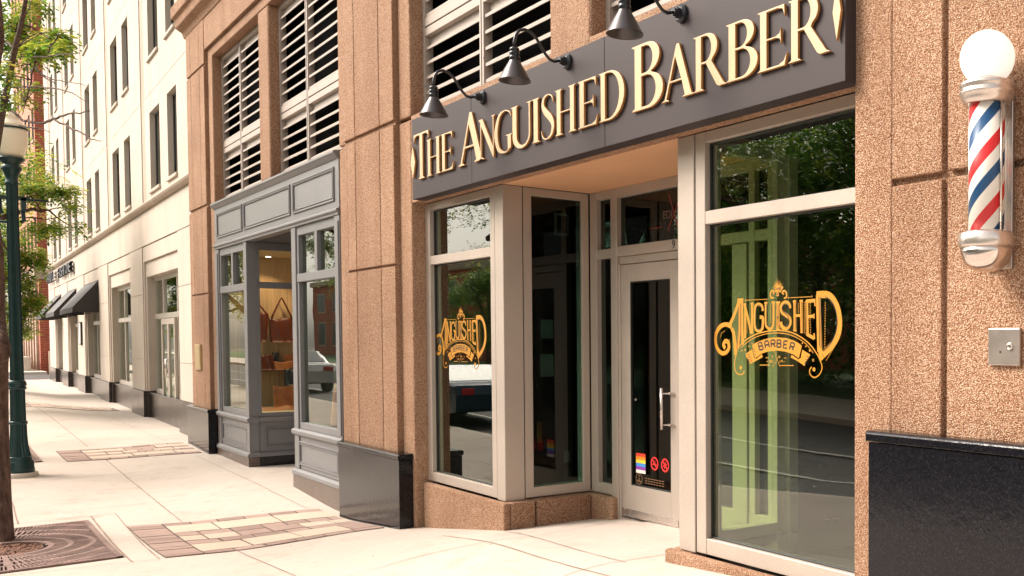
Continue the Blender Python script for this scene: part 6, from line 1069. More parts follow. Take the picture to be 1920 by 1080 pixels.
for a, b in OP:
    for c, d in ROWS:
        f = MB(); f.box(-b, -b + .05, .105, .15, c, d); f.box(-a - .05, -a, .105, .15, c, d); f.box(-b + .05, -a - .05, .105, .15, d - .05, d); f.box(-b + .05, -a - .05, .105, .15, c, c + .05)
        fo = f.build('window', 'letter_black', CB0)
        MB().box(-b + .05, -a - .05, .12, .125, c + .05, d - .05).build('pane', 'office_glass', fo)
        if random.Random(int(a * 31 + c * 7)).random() < .55:
            bl = random.Random(int(a * 13 + c * 5)).uniform(.25, .8); MB().box(-b + .06, -a - .06, .135, .14, d - .05 - (d - c) * bl, d - .05).build('blind', 'blind_cloth', fo)
        MB().box(-b - .03, -a + .03, -.045, .10, c - .075, c - .002).build('sill', 'limestone', fo, bevel=.008)
MB().box(-END, .35, .8, .85, -.5, TOP).build('interior_wall', 'interior_dark', CB0)
MB().box(-END + .01, -END + .3, .41, 12, -.8, TOP - .01).build('side_wall', 'limestone', CB0); MB().box(-END, .35, 12, 12.3, -.8, TOP).build('rear_wall', 'limestone', CB0); MB().box(.05, .34, .6, 12, -.8, TOP - .01).build('side_wall', 'limestone', CB0); MB().box(-END, .35, 0, 12.3, TOP + .001, TOP + .3).build('roof', 'limestone', CB0)
# ground-floor windows
for i, ((a, b), (c, d)) in enumerate(zip(PIL, PIL[1:])):
    L_, R_ = -c + .22, -b - .22; z0 = .32 if i != 0 else -.28; y0, y1 = .20, .27
    f = MB(); f.box(L_, L_ + .09, y0, y1, .32, 3.08); f.box(R_ - .09, R_, y0, y1, .32, 3.08)
    f.box(L_ + .09, R_ - .09, y0, y1, 2.98, 3.08); f.box(L_ + .09, R_ - .09, y0 + .002, y1, 2.08, 2.20); f.box(L_ + .09, R_ - .09, y0, y1, .32, .42)
    k3 = [L_ + (R_ - L_) * t for t in ((.36, .72) if i else (.30, .72))]
    for x in k3: f.box(x - .045, x + .045, y0 - .002, y1, .42, 2.98)
    fo = f.build('shop_window', 'silver_frame', CB0)
    MB().box(L_ + .09, R_ - .09, .235, .24, .42, 2.98).build('pane', 'shop_glass', fo)
# double door in the first bay of the cream building
m = MB(); L_, R_ = -7.15 + .22, -2.35 - .22; xa, xb = L_ + (R_ - L_) * .30 + .05, L_ + (R_ - L_) * .72 - .05
m.box(xa, xa + .12, .14, .195, -.26, 2.06); m.box(xb - .12, xb, .14, .195, -.26, 2.06); xm = (xa + xb) / 2; m.box(xm - .10, xm - .005, .14, .195, -.26, 2.06); m.box(xm + .005, xm + .10, .14, .195, -.26, 2.06)
for u, v in ((xa + .12, xm - .10), (xm + .10, xb - .12)): m.box(u, v, .141, .195, 1.93, 2.06); m.box(u, v, .141, .195, -.26, .08)
dd = m.build('door', 'aluminium', CB0, bevel=.004)
MB().box(xa + .12, xb - .12, .165, .17, .08, 1.93).build('pane', 'shop_glass', dd)
m = MB()
for x in (xm - .05, xm + .05): m.tube([(x, .135, .75), (x, .09, .75), (x, .09, 1.15), (x, .135, 1.15)], .014, 8)
m.build('handle', 'cast_alu', dd)
# wall lettering
SL = thing('shop_lettering', 'two groups of raised dark letters on the cream wall above the black awnings', 'lettering', cworld(28, 4.2), rotz=TH)
def clet(ch, s0, s1, z0, z1, mat):
    cu = bpy.data.curves.new('letter', 'FONT'); cu.body = ch; cu.size = 1; cu.extrude = .05
    o = bpy.data.objects.new('letter', cu); scene.collection.objects.link(o); dg = bpy.context.evaluated_depsgraph_get()
    me = bpy.data.meshes.new_from_object(o.evaluated_get(dg)); bpy.data.objects.remove(o)
    xs_ = [v.co.x for v in me.vertices]; ys_ = [v.co.y for v in me.vertices]; ax, bx_, ay, by_ = min(xs_), max(xs_), min(ys_), max(ys_)
    for v in me.vertices:
        v.co = Vector((28 - s1 + (v.co.x - ax) / (bx_ - ax) * (s1 - s0), -.09 - v.co.z, z0 - 4.2 + (v.co.y - ay) / (by_ - ay) * (z1 - z0)))
    me.materials.clear(); me.materials.append(MAT[mat])
    for p in me.polygons: p.material_index = 0
    ob = bpy.data.objects.new('letter', me); scene.collection.objects.link(ob); ob.parent = SL
s = 34.0
for k, ch in enumerate('HAIL'): clet(ch, 34.0 - .95 * k - (.8 if ch != 'I' else .3), 34.0 - .95 * k, 4.06, 4.45, 'letter_black')
clet('E', 29.6, 30.2, 4.06, 4.40, 'letter_white')
for k, ch in enumerate('FASHIONE'): clet(ch, 28.4 - .67 * k - (.58 if ch != 'I' else .16), 28.4 - .67 * k, 4.05, 4.42, 'letter_black')
# awnings
for k, (a, b, lab) in enumerate(((16.0, 20.3, 'nearest black fabric awning, its dark triangular end fully in view'), (22.7, 26.4, 'middle black fabric awning of the three on the cream building'), (28.8, 32.1, 'farthest black fabric awning, partly behind the green tree'))):
    o = thing('awning', lab, 'awning', cworld(a, 2.4), rotz=TH, group='black awnings on the cream building')
    m = MB(); W_ = b - a; yo = -.66
    prof = [(-.005, 1.0), (-.012, 1.03), (yo, .17), (yo - .004, .02), (yo + .02, .02), (yo + .02, .155)]
    m.add([(-W_, -.01, 1.0), (0, -.01, 1.0), (0, yo, .17), (-W_, yo, .17)], [(0, 1, 2, 3)][::1])
    m.add([(-W_, yo, .17), (0, yo, .17), (0, yo - .004, .02), (-W_, yo - .004, .02)], [(0, 1, 2, 3)])
    m.add([(0, -.01, 1.0), (0, yo, .17), (0, yo, .02), (0, -.01, .02)], [(0, 1, 2, 3)])
    m.add([(-W_, -.01, 1.0), (-W_, yo, .17), (-W_, yo, .02), (-W_, -.01, .02)], [(3, 2, 1, 0)])
    c = m.build('canopy', 'awning_cloth', o)
    so = c.modifiers.new('Solid', 'SOLIDIFY'); so.thickness = .008
    f = MB()
    for x in (-.03, -W_ + .03, -W_ / 2): f.tube([(x, -.02, .98), (x, yo + .03, .15), (x, yo + .03, .04), (x, -.02, .04)], .012, 6)
    f.build('frame', 'letter_black', o)
t = thing('menu_case', 'small dark framed menu case on the cream pilaster under the awnings', 'menu case', cworld(21.3, 1.8), rotz=TH)
m = MB(); m.box(-.25, .25, -.06, -.002, -.4, .4); m.build('case', 'letter_black', t, bevel=.01)
m = MB(); m.box(-.20, .20, -.063, -.0605, -.35, .35); m.build('sheet', 'sticker_white', t)

# ================================================================ BRICK BUILDING FAR LEFT
BR = thing('brick_building', 'tall red brick building at the far end of the street behind the green tree', 'building', (-75, 1.85, -.3))
m = MB()
m.box(-75.6, -75, 1.85, 30, -.8, 34); m.build('end_wall', 'red_brick', BR)
m = MB()
m.box(-91, -75.605, 1.95, 2.4, -.8, 34)
m.build('street_wall', 'red_brick_lit', BR)
m = MB()
for k in range(9): MB().box(-91 + 1.78 * k, -91 + 1.78 * k + .55, 1.75, 1.949, -.8, 5.2).build('pilaster', 'limestone_band', BR)
m = MB(); m.extr([(2.0, 5.2), (1.75, 5.2), (1.65, 5.4), (1.65, 5.6), (1.6, 5.9), (2.0, 6.0)], 'x', -91, -75.0); m.box(-75.02, -74.85, 1.7, 30, 5.2, 5.55); m.box(-75.02, -74.8, 1.65, 30, 5.551, 6.0); m.build('stone_band', 'limestone_band', BR)
for r in range(8):
    for k in range(6):
        z = 7.2 + 3.3 * r; x = -89.8 + 2.4 * k
        f = MB(); f.box(x - .1, x + 1.1, 1.90, 1.949, z - .15, z - .001); f.box(x, x + 1.0, 1.93, 1.949, z, z + 1.9, 1)
        f.build('window', ['limestone_band', 'dark_void'], BR)
for r in range(8):
    pass
m = MB(); m.box(-91, -75.7, 2.41, 30, 33.5, 34); m.box(-91, -90.6, 2.41, 30, -.8, 33.49); m.build('roof_and_rear', 'red_brick', BR)
tag(MB().box(-88, -74.5, 1.0, 1.35, -.9, .55).build('low_wall', 'limestone', bevel=.03), 'low pale stone wall at the foot of the brick building', 'wall')
tag(MB().box(-74.7, -74.2, 2.2, 2.8, -.6, .9).build('stone_pedestal', 'limestone_band', bevel=.03), 'short stone pedestal at the corner between brick and cream buildings', 'pedestal')

# ================================================================ STREET LAMP
lx, ly = -18.9, -2.885; zb = h(lx, ly)
LP = thing('street_lamp', 'dark green fluted street lamp with amber acorn globe beside the tree', 'street lamp', (lx, ly, zb))
m = MB(); m.lathe([(.225, zb - .06), (.225, zb + .045), (.215, zb + .06)], lx, ly, 40); m.build('footing', 'concrete_plain', LP)
m = MB(); m.lathe([(.185, zb + .061), (.185, zb + .11), (.178, zb + .125), (.178, zb + .20), (.168, zb + .23), (.150, zb + .26), (.152, zb + .285), (.146, zb + .30)], lx, ly, 40); m.build('base', 'pole_green', LP)
m = MB(); m.lathe([(.146, zb + .30), (.128, zb + .37), (.112, zb + .48), (.104, zb + .62), (.100, zb + .78)], lx, ly, 40, flute=1, fd=.09)
m.lathe([(.106, zb + .78), (.112, zb + .79), (.112, zb + .815), (.104, zb + .83)], lx, ly, 40)
m.lathe([(.096, zb + .83), (.090, zb + 1.30)], lx, ly, 40, flute=1, fd=.10)
m.lathe([(.098, zb + 1.30), (.110, zb + 1.31), (.110, zb + 1.335), (.100, zb + 1.345), (.112, zb + 1.37), (.112, zb + 1.40), (.100, zb + 1.425), (.092, zb + 1.44)], lx, ly, 40)
m.lathe([(.084, zb + 1.44), (.078, zb + 2.6), (.072, 3.88)], lx, ly, 40, flute=1, fd=.10)
m.build('shaft', 'pole_green', LP)
m = MB(); m.lathe([(.075, 3.88), (.085, 3.89), (.085, 3.92), (.075, 3.935), (.078, 4.0), (.098, 4.06), (.120, 4.10), (.128, 4.13), (.108, 4.165), (.098, 4.185), (.130, 4.215), (.165, 4.25), (.168, 4.275), (.15, 4.285)], lx, ly, 40); m.build('capital', 'pole_green', LP)
m = MB(); m.lathe([(.125, 4.286), (.17, 4.36), (.198, 4.46), (.208, 4.56), (.206, 4.66), (.198, 4.70)], lx, ly, 48); m.build('globe', 'globe_amber', LP)
m = MB(); m.lathe([(.204, 4.701), (.212, 4.705), (.212, 4.722), (.204, 4.726)], lx, ly, 48); m.build('band', 'pole_green', LP)
m = MB(); m.lathe([(.198, 4.727), (.178, 4.77), (.132, 4.82), (.110, 4.855), (.112, 4.885), (.096, 4.905), (.070, 4.95), (.045, 4.985)], lx, ly, 48); m.build('roof', 'globe_amber', LP)
m = MB(); m.lathe([(.040, 4.986), (.045, 4.99), (.03, 5.0), (.014, 5.03), (.022, 5.05), (.018, 5.07), (.006, 5.10)], lx, ly, 20); m.build('finial', 'pole_green', LP)
m = MB(); m.tube([(lx, ly - .45, 3.68), (lx, ly + .43, 3.68)], .018, 10); m.box(lx - .03, lx + .03, ly + .10, ly + .16, 3.50, 3.70); m.box(lx - .03, lx + .03, ly + .06, ly + .19, 3.66, 3.72)
m.box(lx - .03, lx + .03, ly - .19, ly - .06, 3.66, 3.72); m.tube([(lx, ly - .15, 3.70), (lx, ly - .15, 3.5), (lx, ly - .12, 3.45)], .03, 8)
m.tube([(lx, ly + .12, 3.5), (lx, ly + .13, 3.36), (lx, ly + .09, 3.33)], .028, 8); m.tube([(lx, ly - .2, 3.34), (lx, ly, 3.32), (lx, ly + .07, 3.30)], .02, 8)
m.build('banner_arm', 'pole_green', LP)

# ================================================================ TREE GRATES
def grate(x0, x1, y0, y1, cx, cy, hole, name, label):
    zz = h(cx, cy); t = thing('tree_grate', label, 'tree grate', (cx, cy, zz), 'cast iron tree grates')
    H = lambda x, y, dz: (x, y, h(x, y) + dz)
    def clip(a):
        c, s_ = math.cos(a), math.sin(a); r = 1e9
        if abs(c) > 1e-6: r = min(r, ((x1 - cx) if c > 0 else (x0 - cx)) / c)
        if abs(s_) > 1e-6: r = min(r, ((y1 - cy) if s_ > 0 else (y0 - cy)) / s_)
        return r - .05
    m = MB(); nn = 12
    def strip(pts_in, pts_out, dz=.022, mi=0, th=.016):
        n = len(pts_in); vs = [H(*p, dz) for p in pts_in] + [H(*p, dz) for p in pts_out] + [H(*p, dz - th) for p in pts_in] + [H(*p, dz - th) for p in pts_out]
        fs = [(i, i + 1, n + i + 1, n + i) for i in range(n - 1)] + [(i + 1, i, 2 * n + i, 2 * n + i + 1) for i in range(n - 1)] + [(n + i, n + i + 1, 3 * n + i + 1, 3 * n + i) for i in range(n - 1)]
        m.add(vs, fs, mi)
    # rim
    for (a, b, c, d) in ((x0, x1, y0, y0 + .05), (x0, x1, y1 - .05, y1), (x0, x0 + .05, y0 + .05, y1 - .05), (x1 - .05, x1, y0 + .05, y1 - .05)):
        n = 8
        if b - a > d - c: strip([(a + (b - a) * i / n, c) for i in range(n + 1)], [(a + (b - a) * i / n, d) for i in range(n + 1)])
        else: strip([(a, c + (d - c) * i / n) for i in range(n + 1)][::-1], [(b, c + (d - c) * i / n) for i in range(n + 1)][::-1])
    rings = [hole, hole + .05]
    rr = [hole + .05, hole + .22, hole + .42, hole + .64, hole + .90, 3.0]
    N_ = 112
    for k in range(N_):
        a = 2 * math.pi * k / N_; da = 2 * math.pi / N_; R0 = clip(a + da / 2)
        for j, r in enumerate(rr[:-1]):
            w2 = .024
            if r - w2 < R0 and r + w2 < R0:
                strip([(cx + (r - w2) * math.cos(a), cy + (r - w2) * math.sin(a)), (cx + (r - w2) * math.cos(a + da), cy + (r - w2) * math.sin(a + da))], [(cx + (r + w2) * math.cos(a), cy + (r + w2) * math.sin(a)), (cx + (r + w2) * math.cos(a + da), cy + (r + w2) * math.sin(a + da))])
            # ribs
            sub = 1 if r < .9 else 2
            for q in range(sub):
                aa = a + da * (q + .5) / sub; Rc = clip(aa) + .02
                ra, rb = r + w2, min(rr[j + 1] - w2, Rc)
                if rb - ra < .02: continue
                wdt = da / sub * .23
                strip([(cx + ra * math.cos(aa - wdt), cy + ra * math.sin(aa - wdt)), (cx + rb * math.cos(aa - wdt), cy + rb * math.sin(aa - wdt))][::-1], [(cx + ra * math.cos(aa + wdt), cy + ra * math.sin(aa + wdt)), (cx + rb * math.cos(aa + wdt), cy + rb * math.sin(aa + wdt))][::-1])
    for (dx, dy) in ((1, 0), (-1, 0), (0, 1), (0, -1)):
        L_ = [(x1 - cx), (cx - x0), (y1 - cy), (cy - y0)][[(1, 0), (-1, 0), (0, 1), (0, -1)].index((dx, dy))]
        a = (cx + dx * hole, cy + dy * hole); b = (cx + dx * L_, cy + dy * L_); px, py = -dy * .022, dx * .022
        strip([(a[0] - px, a[1] - py), (b[0] - px, b[1] - py)][::-1], [(a[0] + px, a[1] + py), (b[0] + px, b[1] + py)][::-1], dz=.0235)
    m.build('grating', 'cast_iron', t)
    g = MB(); nx = 12
    vs = [H(x0 + (x1 - x0) * i / nx, y0 + (y1 - y0) * j / nx, .0045) for j in range(nx + 1) for i in range(nx + 1)]
    g.add(vs, [(j * (nx + 1) + i, j * (nx + 1) + i + 1, (j + 1) * (nx + 1) + i + 1, (j + 1) * (nx + 1) + i) for j in range(nx) for i in range(nx)]); g.build('pit', 'dark_void', t)
    g = MB(); rn = random.Random(5); n = 28
    vs = [H(cx, cy, .02)] + [H(cx + (hole - .012) * math.cos(2 * math.pi * k / n), cy + (hole - .012) * math.sin(2 * math.pi * k / n), .007 + rn.uniform(0, .01)) for k in range(n)]
    g.add(vs, [(0, 1 + k, 1 + (k + 1) % n) for k in range(n)], 0, True)
    for _ in range(260):
        a = rn.uniform(0, 6.283); r = (hole - .03) * math.sqrt(rn.random()); x, y = cx + r * math.cos(a), cy + r * math.sin(a); s_ = rn.uniform(.008, .022); b = rn.uniform(0, 6.28); z = h(x, y) + .014
        g.add([(x + s_ * math.cos(b), y + s_ * math.sin(b), z), (x + .4 * s_ * math.cos(b + 1.6), y + .4 * s_ * math.sin(b + 1.6), z + .012), (x - s_ * math.cos(b), y - s_ * math.sin(b), z + .004), (x - .4 * s_ * math.cos(b + 1.6), y - .4 * s_ * math.sin(b + 1.6), z + .002)], [(0, 1, 2, 3)])
    g.build('mulch', 'bark_mulch', t)
grate(-14.56, -11.98, -4.2, -2.53, -13.28, -3.41, .36, 'tree_grate', 'large rusty cast iron tree grate around the nearest tree trunk')
grate(-23.3, -20.35, -4.1, -2.50, -21.75, -3.3, .36, 'tree_grate', 'smaller looking iron tree grate farther off, right of the lamp post base')

# ================================================================ TREES
def limbs_mb(limbs, n=9):
    m = MB()
    for L_ in limbs:
        pts = [Vector(p[:3]) for p in L_]; rd = [p[3] for p in L_]; Q = []; W = []
        for i in range(len(pts) - 1):
            p0, p1, p2, p3 = pts[max(i - 1, 0)], pts[i], pts[i + 1], pts[min(i + 2, len(pts) - 1)]
            for k in range(4):
                t = k / 4; Q.append(.5 * ((2 * p1) + (p2 - p0) * t + (2 * p0 - 5 * p1 + 4 * p2 - p3) * t * t + (3 * p1 - p0 - 3 * p2 + p3) * t ** 3)); W.append(rd[i] + (rd[i + 1] - rd[i]) * t)
        Q.append(pts[-1]); W.append(rd[-1]); rn = random.Random(len(m.v))
        if W[0] < .05: Q = [q + Vector((rn.gauss(0, 1), rn.gauss(0, 1), rn.gauss(0, 1))) * min(.012, W[0] * .4) for q in Q]
        m.tube(Q, W, 14 if W[0] > .09 else 7 if W[0] > .02 else 5)
    return m
def leaves_mb(blobs, seed, size=.05, mats=4, dens=1.0):
    rn = random.Random(seed); m = MB(); V = m.v; F = m.f; M_ = m.m; S_ = m.sm
    for (bx_, by_, bz_, rh, rv, n) in blobs:
        ns = max(2, int(n * dens) // 8)
        for _ in range(ns):
            while True:
                u = Vector((rn.uniform(-1, 1), rn.uniform(-1, 1), rn.uniform(-1, 1)))
                if .02 < u.length < 1: break
            u = u.normalized() * u.length ** .6
            p = Vector((bx_ + u.x * rh * 1.3, by_ + u.y * rh, bz_ + u.z * rv))
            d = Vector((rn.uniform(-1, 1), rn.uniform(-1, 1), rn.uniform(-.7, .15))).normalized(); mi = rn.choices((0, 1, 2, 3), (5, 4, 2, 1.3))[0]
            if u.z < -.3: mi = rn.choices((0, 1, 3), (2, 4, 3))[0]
            for k in range(8):
                q = p + d * (k // 2) * size * .62 + Vector((0, 0, -.008 * k * size / .05)); sd_ = 1 if k % 2 else -1
                a = (d.cross(Vector((0, 0, 1))) * sd_ + d * .5 + Vector((rn.uniform(-.3, .3), rn.uniform(-.3, .3), rn.uniform(-.5, .2)))).normalized()
                b = a.cross(Vector((rn.uniform(-.4, .4), rn.uniform(-.4, .4), 1))).normalized(); s_ = size * rn.uniform(.7, 1.25)
                o = len(V); V.append(tuple(q)); V.append(tuple(q + a * s_ * .5 + b * s_ * .22)); V.append(tuple(q + a * s_)); V.append(tuple(q + a * s_ * .5 - b * s_ * .22))
                F.append((o, o + 1, o + 2, o + 3)); M_.append(mi); S_.append(False)
    return m
LM = ['leaf_lime', 'leaf_green', 'leaf_gold', 'leaf_deep']
def twigs_for(blobs, seed, src):
    rn = random.Random(seed); out = []
    for (bx_, by_, bz_, rh, rv, n) in blobs:
        c = Vector((bx_, by_, bz_)); best = min(src, key=lambda q: (Vector(q[:3]) - c).length); b = Vector(best[:3])
        for _ in range(max(2, n // 90)):
            e = c + Vector((rn.uniform(-1, 1) * rh * 1.1, rn.uniform(-1, 1) * rh * .8, rn.uniform(-1, 1) * rv * .8)); mid = (b + e) / 2 + Vector((rn.uniform(-.05, .05), rn.uniform(-.05, .05), rn.uniform(0, .07)))
            out.append([(*b, .006), (*mid, .004), (*e, .0018)])
    return out
# high crown above the frame (seen in the windows, shades the pavement lightly)
def crown(cx, cy, cz, rx, rz, nb, n, seed, r=.55):
    rn = random.Random(seed); out = []
    for _ in range(nb):
        while True:
            u = Vector((rn.uniform(-1, 1), rn.uniform(-1, 1), rn.uniform(-1, 1)))
            if .25 < u.length < 1: break
        out.append((cx + u.x * rx, cy + u.y * rx, cz + u.z * rz, r * rn.uniform(.6, 1.2), r * .55 * rn.uniform(.6, 1.2), n))
    return out
def big_limbs(base, top, spread, seed, n=7, r0=.07, rng=(0, 360)):
    rn = random.Random(seed); b = Vector(base); out = []
    for k in range(n):
        a = R(rng[0] + (rng[1] - rng[0]) * k / n) + rn.uniform(-.2, .2); e = Vector((b.x + spread * math.cos(a) * rn.uniform(.6, 1), b.y + spread * math.sin(a) * rn.uniform(.6, 1), top + rn.uniform(-.9, .6)))
        m1 = b.lerp(e, .4) + Vector((0, 0, .35)); m2 = b.lerp(e, .72) + Vector((rn.uniform(-.2, .2), rn.uniform(-.2, .2), .25))
        out.append([(*b, r0), (*m1, r0 * .6), (*m2, r0 * .35), (*e, r0 * .1)])
        for _ in range(3):
            s_ = m1.lerp(m2, rn.random()); f = s_ + Vector((rn.uniform(-1, 1), rn.uniform(-1, 1), rn.uniform(-.1, .8))) * spread * .4
            out.append([(*s_, r0 * .3), (*s_.lerp(f, .5), r0 * .18), (*f, r0 * .05)])
    return out
def street_tree(label, base, limbs, blobs, extra, seed, size=.05, k=2.6):
    t = thing('street_tree', label, 'tree', base, 'street trees along the kerb')
    wood = MB(); src = [q for L_ in limbs for q in L_[1:]]
    mm_ = limbs_mb(limbs); tm = mm_.build('trunk', 'bark', t)
    tw = limbs_mb(twigs_for(blobs, seed, src) + extra[0]); tw.build('branches', 'twig', t)
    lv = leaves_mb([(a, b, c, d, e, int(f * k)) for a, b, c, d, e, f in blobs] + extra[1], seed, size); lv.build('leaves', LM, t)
    return t
T1 = [L_ for L_ in T1_LIMBS]
top1 = T1[0][-1][:3]
street_tree('nearest street tree, brown trunk at the left edge with thin spring-green leaves above', (T1[0][0][0], T1[0][0][1], h(T1[0][0][0], T1[0][0][1])), T1, T1_BLOBS,
            (big_limbs((top1[0], top1[1], top1[2]), 6.6, 2.2, 3, rng=(200, 300)), crown(-14.2, -5.8, 5.9, 2.0, 1.6, 34, 240, 12)), 7, .055)
top2 = T2_LIMBS[0][-1][:3]
street_tree('second street tree, only its branch of lime leaves reaching right from behind the lamp post', (T2_LIMBS[0][0][0], T2_LIMBS[0][0][1], h(-21.5, -3.3)), T2_LIMBS, T2_BLOBS,
            (big_limbs(top2, 6.2, 2.4, 5, rng=(170, 330)), crown(-21.8, -5.5, 5.2, 2.1, 1.9, 40, 200, 15, .6) + crown(-24.9, -3.9, 3.5, .9, .8, 14, 200, 16, .4)), 9, .08, 1.9)
b3 = (-31.0, -3.35, h(-31, -3.35))
L3 = [[(*b3, .16), (-31.05, -3.3, .8, .13), (-31.2, -3.25, 2.2, .11)], [(-31.2, -3.25, 2.2, .08), (-31.8, -2.7, 2.9, .05), (-32.6, -2.1, 3.2, .03), (-33.0, -1.7, 3.6, .012)], [(-31.2, -3.25, 2.2, .09), (-31.5, -3.4, 4.2, .06), (-31.7, -3.2, 6.2, .03)], [(-31.5, -3.2, 2.5, .04), (-32.4, -2.4, 2.3, .025), (-33, -1.8, 2.1, .01)]]
t3_ = street_tree('third street tree farther down the pavement with a dense bright green crown', b3, L3, T3_BLOBS, (big_limbs((-31.2, -3.25, 2.4), 6.4, 2.4, 8, rng=(120, 330)), crown(-31.3, -3.6, 5.6, 2.4, 1.9, 50, 240, 21, .7) + crown(-32.4, -3.6, 3.2, 1.1, 1.2, 18, 240, 23, .5)), 10, .115, 1.25)

copy_tree(t3_, (-40.6, -3.5, h(-40.6, -3.5)), 'fourth and farthest street tree, mostly hidden behind the lamp post and the third tree')
# ---------------------------------------------------------------- across the street (seen in the shop windows)
def far_tree(cx, cy, hh, rad, seed, label):
    z = ZR(cx) + .13; t = thing('park_tree', label, 'tree', (cx, cy, z), 'trees across the street')
    rn = random.Random(seed); tr = [[(cx, cy, z - .1, .22), (cx + rn.uniform(-.2, .2), cy, z + hh * .25, .17), (cx + rn.uniform(-.3, .3), cy, z + hh * .45, .12)]]
    bs = tr[0][-1][:3]
    limbs_mb(tr + big_limbs(bs, z + hh * .85, rad * .9, seed, 8, .10)).build('trunk', 'bark', t)
    bl = []
    for _ in range(46):
        while True:
            u = Vector((rn.uniform(-1, 1), rn.uniform(-1, 1), rn.uniform(-1, 1)))
            if .3 < u.length < 1: break
        bl.append((cx + u.x * rad, cy + u.y * rad, z + hh * .60 + u.z * hh * .40, rad * .32, rad * .24, 420))
    m = leaves_mb(bl, seed, .27); m.build('leaves', ['leaf_green', 'leaf_deep', 'leaf_lime', 'leaf_deep'], t); return t
ft = far_tree(-16, -19.5, 10.5, 3.6, 31, 'broad park tree mirrored in the right half of the large shop window')
for k, (x, y, s_, rz) in enumerate(((-22.5, -20.5, 1.05, 1.1), (-29, -19.0, .95, 2.3), (-10, -20.5, 1.0, 3.9), (-35.5, -21, .85, 5.0), (-49, -18.0, .52, .6), (-58, -18.5, .55, 2.9), (-4, -21, 1.0, 4.4), (-19.5, -26, 1.25, .4), (-26.5, -26.5, 1.3, 1.9), (-34, -27, 1.2, 3.1), (-12.5, -26.5, 1.25, 5.2), (-41, -27, .9, 2.2))):
    c = copy_tree(ft, (x, y, ZR(x) + .13), ['park tree mirrored left of centre in the large shop window', 'third park tree across the street, mirrored toward the door side', 'park tree across the street nearest the photographer', 'smaller park tree beyond the dense group across the street', 'low bushy green tree mirrored in the narrow window left of the entrance', 'low bushy tree mirrored in the left grey display window', 'park tree straight across from the blue striped pole', 'taller rear park tree behind the gap right of the broad park tree', 'tallest rear park tree across the street', 'rear park tree before the low brick building', 'rear park tree behind the photographer side of the park', 'rear park tree at the corner of the low brick building'][k])
    c.scale = (s_, s_, s_); c.rotation_euler = (0, 0, rz)
# hedge-like planting under the park trees
rn = random.Random(77)
hb = [(-45 + 1.1 * k + rn.uniform(-.4, .4), -22.8 + rn.uniform(-.6, .6), .9 + rn.uniform(-.3, .3), 1.2, 1.4, 420) for k in range(48)]
o = leaves_mb(hb, 5, .26).build('hedge', ['leaf_green', 'leaf_deep', 'leaf_green', 'leaf_deep']); tag(o, 'long dark hedge across the street under the park trees', 'hedge')
FB = thing('low_brick_building', 'low dark red brick building across the street mirrored in the shop windows', 'building', (-80, -30, 0))
m = MB(); m.box(-120, -40, -42, -30, -1, 7.4); m.build('wall', 'red_brick', FB)
m = MB(); m.box(-120.3, -39.7, -42.3, -29.7, 7.401, 7.9); m.build('roof', 'limestone_band', FB)
for k in range(16):
    x = -118 + 4.9 * k; f = MB(); f.box(x - .12, x + 2.12, -30.0, -29.95, .9, 3.5); fo = f.build('window', 'limestone', FB); MB().box(x, x + 2, -29.949, -29.94, 1.0, 3.4).build('pane', 'car_glass', fo)
    f = MB(); f.box(x - .12, x + 2.12, -30.0, -29.95, 4.5, 6.6); fo = f.build('window', 'limestone', FB); MB().box(x, x + 2, -29.949, -29.94, 4.6, 6.5).build('pane', 'car_glass', fo)
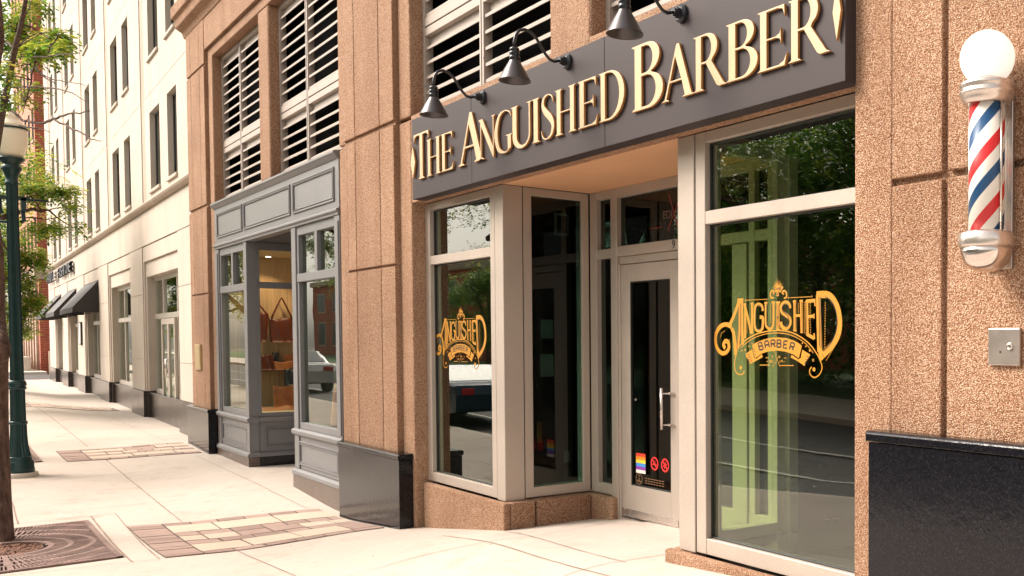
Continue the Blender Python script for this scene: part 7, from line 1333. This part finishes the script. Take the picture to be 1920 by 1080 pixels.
def car(x, y, mat, label, flip=1):
    z = ZR(x); t = thing('parked_car', label, 'car', (x, y, z), 'cars parked along the street')
    L_, W_ = 4.5, 1.78
    prof = [(-2.22, .35), (-2.25, .62), (-2.15, .84), (-1.35, .93), (-.62, 1.36), (.75, 1.42), (1.55, 1.02), (2.1, .97), (2.25, .75), (2.22, .35), (1.85, .30), (1.72, .52), (1.45, .66), (1.12, .52), (1.0, .28), (-1.0, .28), (-1.12, .52), (-1.45, .66), (-1.72, .52), (-1.85, .30)]
    m = MB(); P = [(x + a * flip, z + b) for a, b in prof]
    n = len(P); vs = []
    for yy, ins in ((-W_ / 2, 0), (-W_ / 2 + .1, 1), (W_ / 2 - .1, 1), (W_ / 2, 0)):
        for (a, b), (pa, pb) in zip(P, prof):
            inward = .16 * max(0, (pb - .9) / .5) if not ins else .05 * max(0, (pb - .9) / .5)
            vs.append((a, y + yy - math.copysign(inward, yy), b - (.03 if not ins and pb > .9 else 0)))
    fs = []
    for r in range(3):
        for i in range(n): fs.append((r * n + i, r * n + (i + 1) % n, (r + 1) * n + (i + 1) % n, (r + 1) * n + i))
    m.add(vs, fs); m.add(vs[:n], [tuple(range(n))]); m.add(vs[3 * n:], [tuple(range(n))[::-1]])
    m.build('body', mat, t, bevel=.02, seg=2)
    for sd_ in (-1, 1):
        g = MB(); yy = y + sd_ * (W_ / 2 + .004)
        def q(a, b): return (x + a * flip, yy - sd_ * (.16 * max(0, (b - .9) / .5)), z + b)
        for A in ([(-1.1, .97), (.0, .97), (.0, 1.33), (-.58, 1.30)], [(.08, .97), (1.2, .98), (.75, 1.33), (.08, 1.34)]): g.add([q(*c) for c in A], [(0, 1, 2, 3)])
        g.build('side_glass', 'car_glass', t)
    g = MB(); g.add([(x - 1.32 * flip, y - .72, z + .955), (x - 1.32 * flip, y + .72, z + .955), (x - .66 * flip, y + .6, z + 1.36), (x - .66 * flip, y - .6, z + 1.36)], [(0, 1, 2, 3)])
    g.add([(x + 1.50 * flip, y - .72, z + 1.06), (x + 1.50 * flip, y + .72, z + 1.06), (x + .80 * flip, y + .6, z + 1.415), (x + .80 * flip, y - .6, z + 1.415)], [(0, 1, 2, 3)]); g.build('windscreen', 'car_glass', t)
    for a in (-1.43, 1.43):
        for sd_ in (-1, 1):
            wm = MB(); yy = y + sd_ * (W_ / 2 - .10); wm.tube([(x + a, yy - .1, z + .33), (x + a, yy + .1, z + .33)], .33, 24, smooth=False); wo_ = wm.build('wheel', 'tyre', t)
            rm = MB(); ry = y + sd_ * (W_ / 2 + .004); rm.tube([(x + a, ry - sd_ * .02, z + .33), (x + a, ry, z + .33)], .20, 16, smooth=False); rm.build('rim', 'cast_alu', wo_)
    for sd_ in (-1, 1):
        hm = MB(); hm.box(x - 2.255 * flip, x - 2.19 * flip, y + sd_ * .55 - .17, y + sd_ * .55 + .17, z + .62, z + .76); hm.build('headlight', 'letter_white', t, bevel=.01)
        hm = MB(); hm.box(x + 2.20 * flip, x + 2.26 * flip, y + sd_ * .6 - .14, y + sd_ * .6 + .14, z + .74, z + .90); hm.build('taillight', 'lamp_red', t, bevel=.01)
    return t
car(-24.9, -6.15, 'car_blue', 'dark blue parked car mirrored low in the narrow barber window')
car(-38.5, -6.15, 'car_silver', 'silver parked car mirrored in the right grey display window')
car(-45.5, -12.6, 'car_white', 'white parked car on the far side of the street', -1)
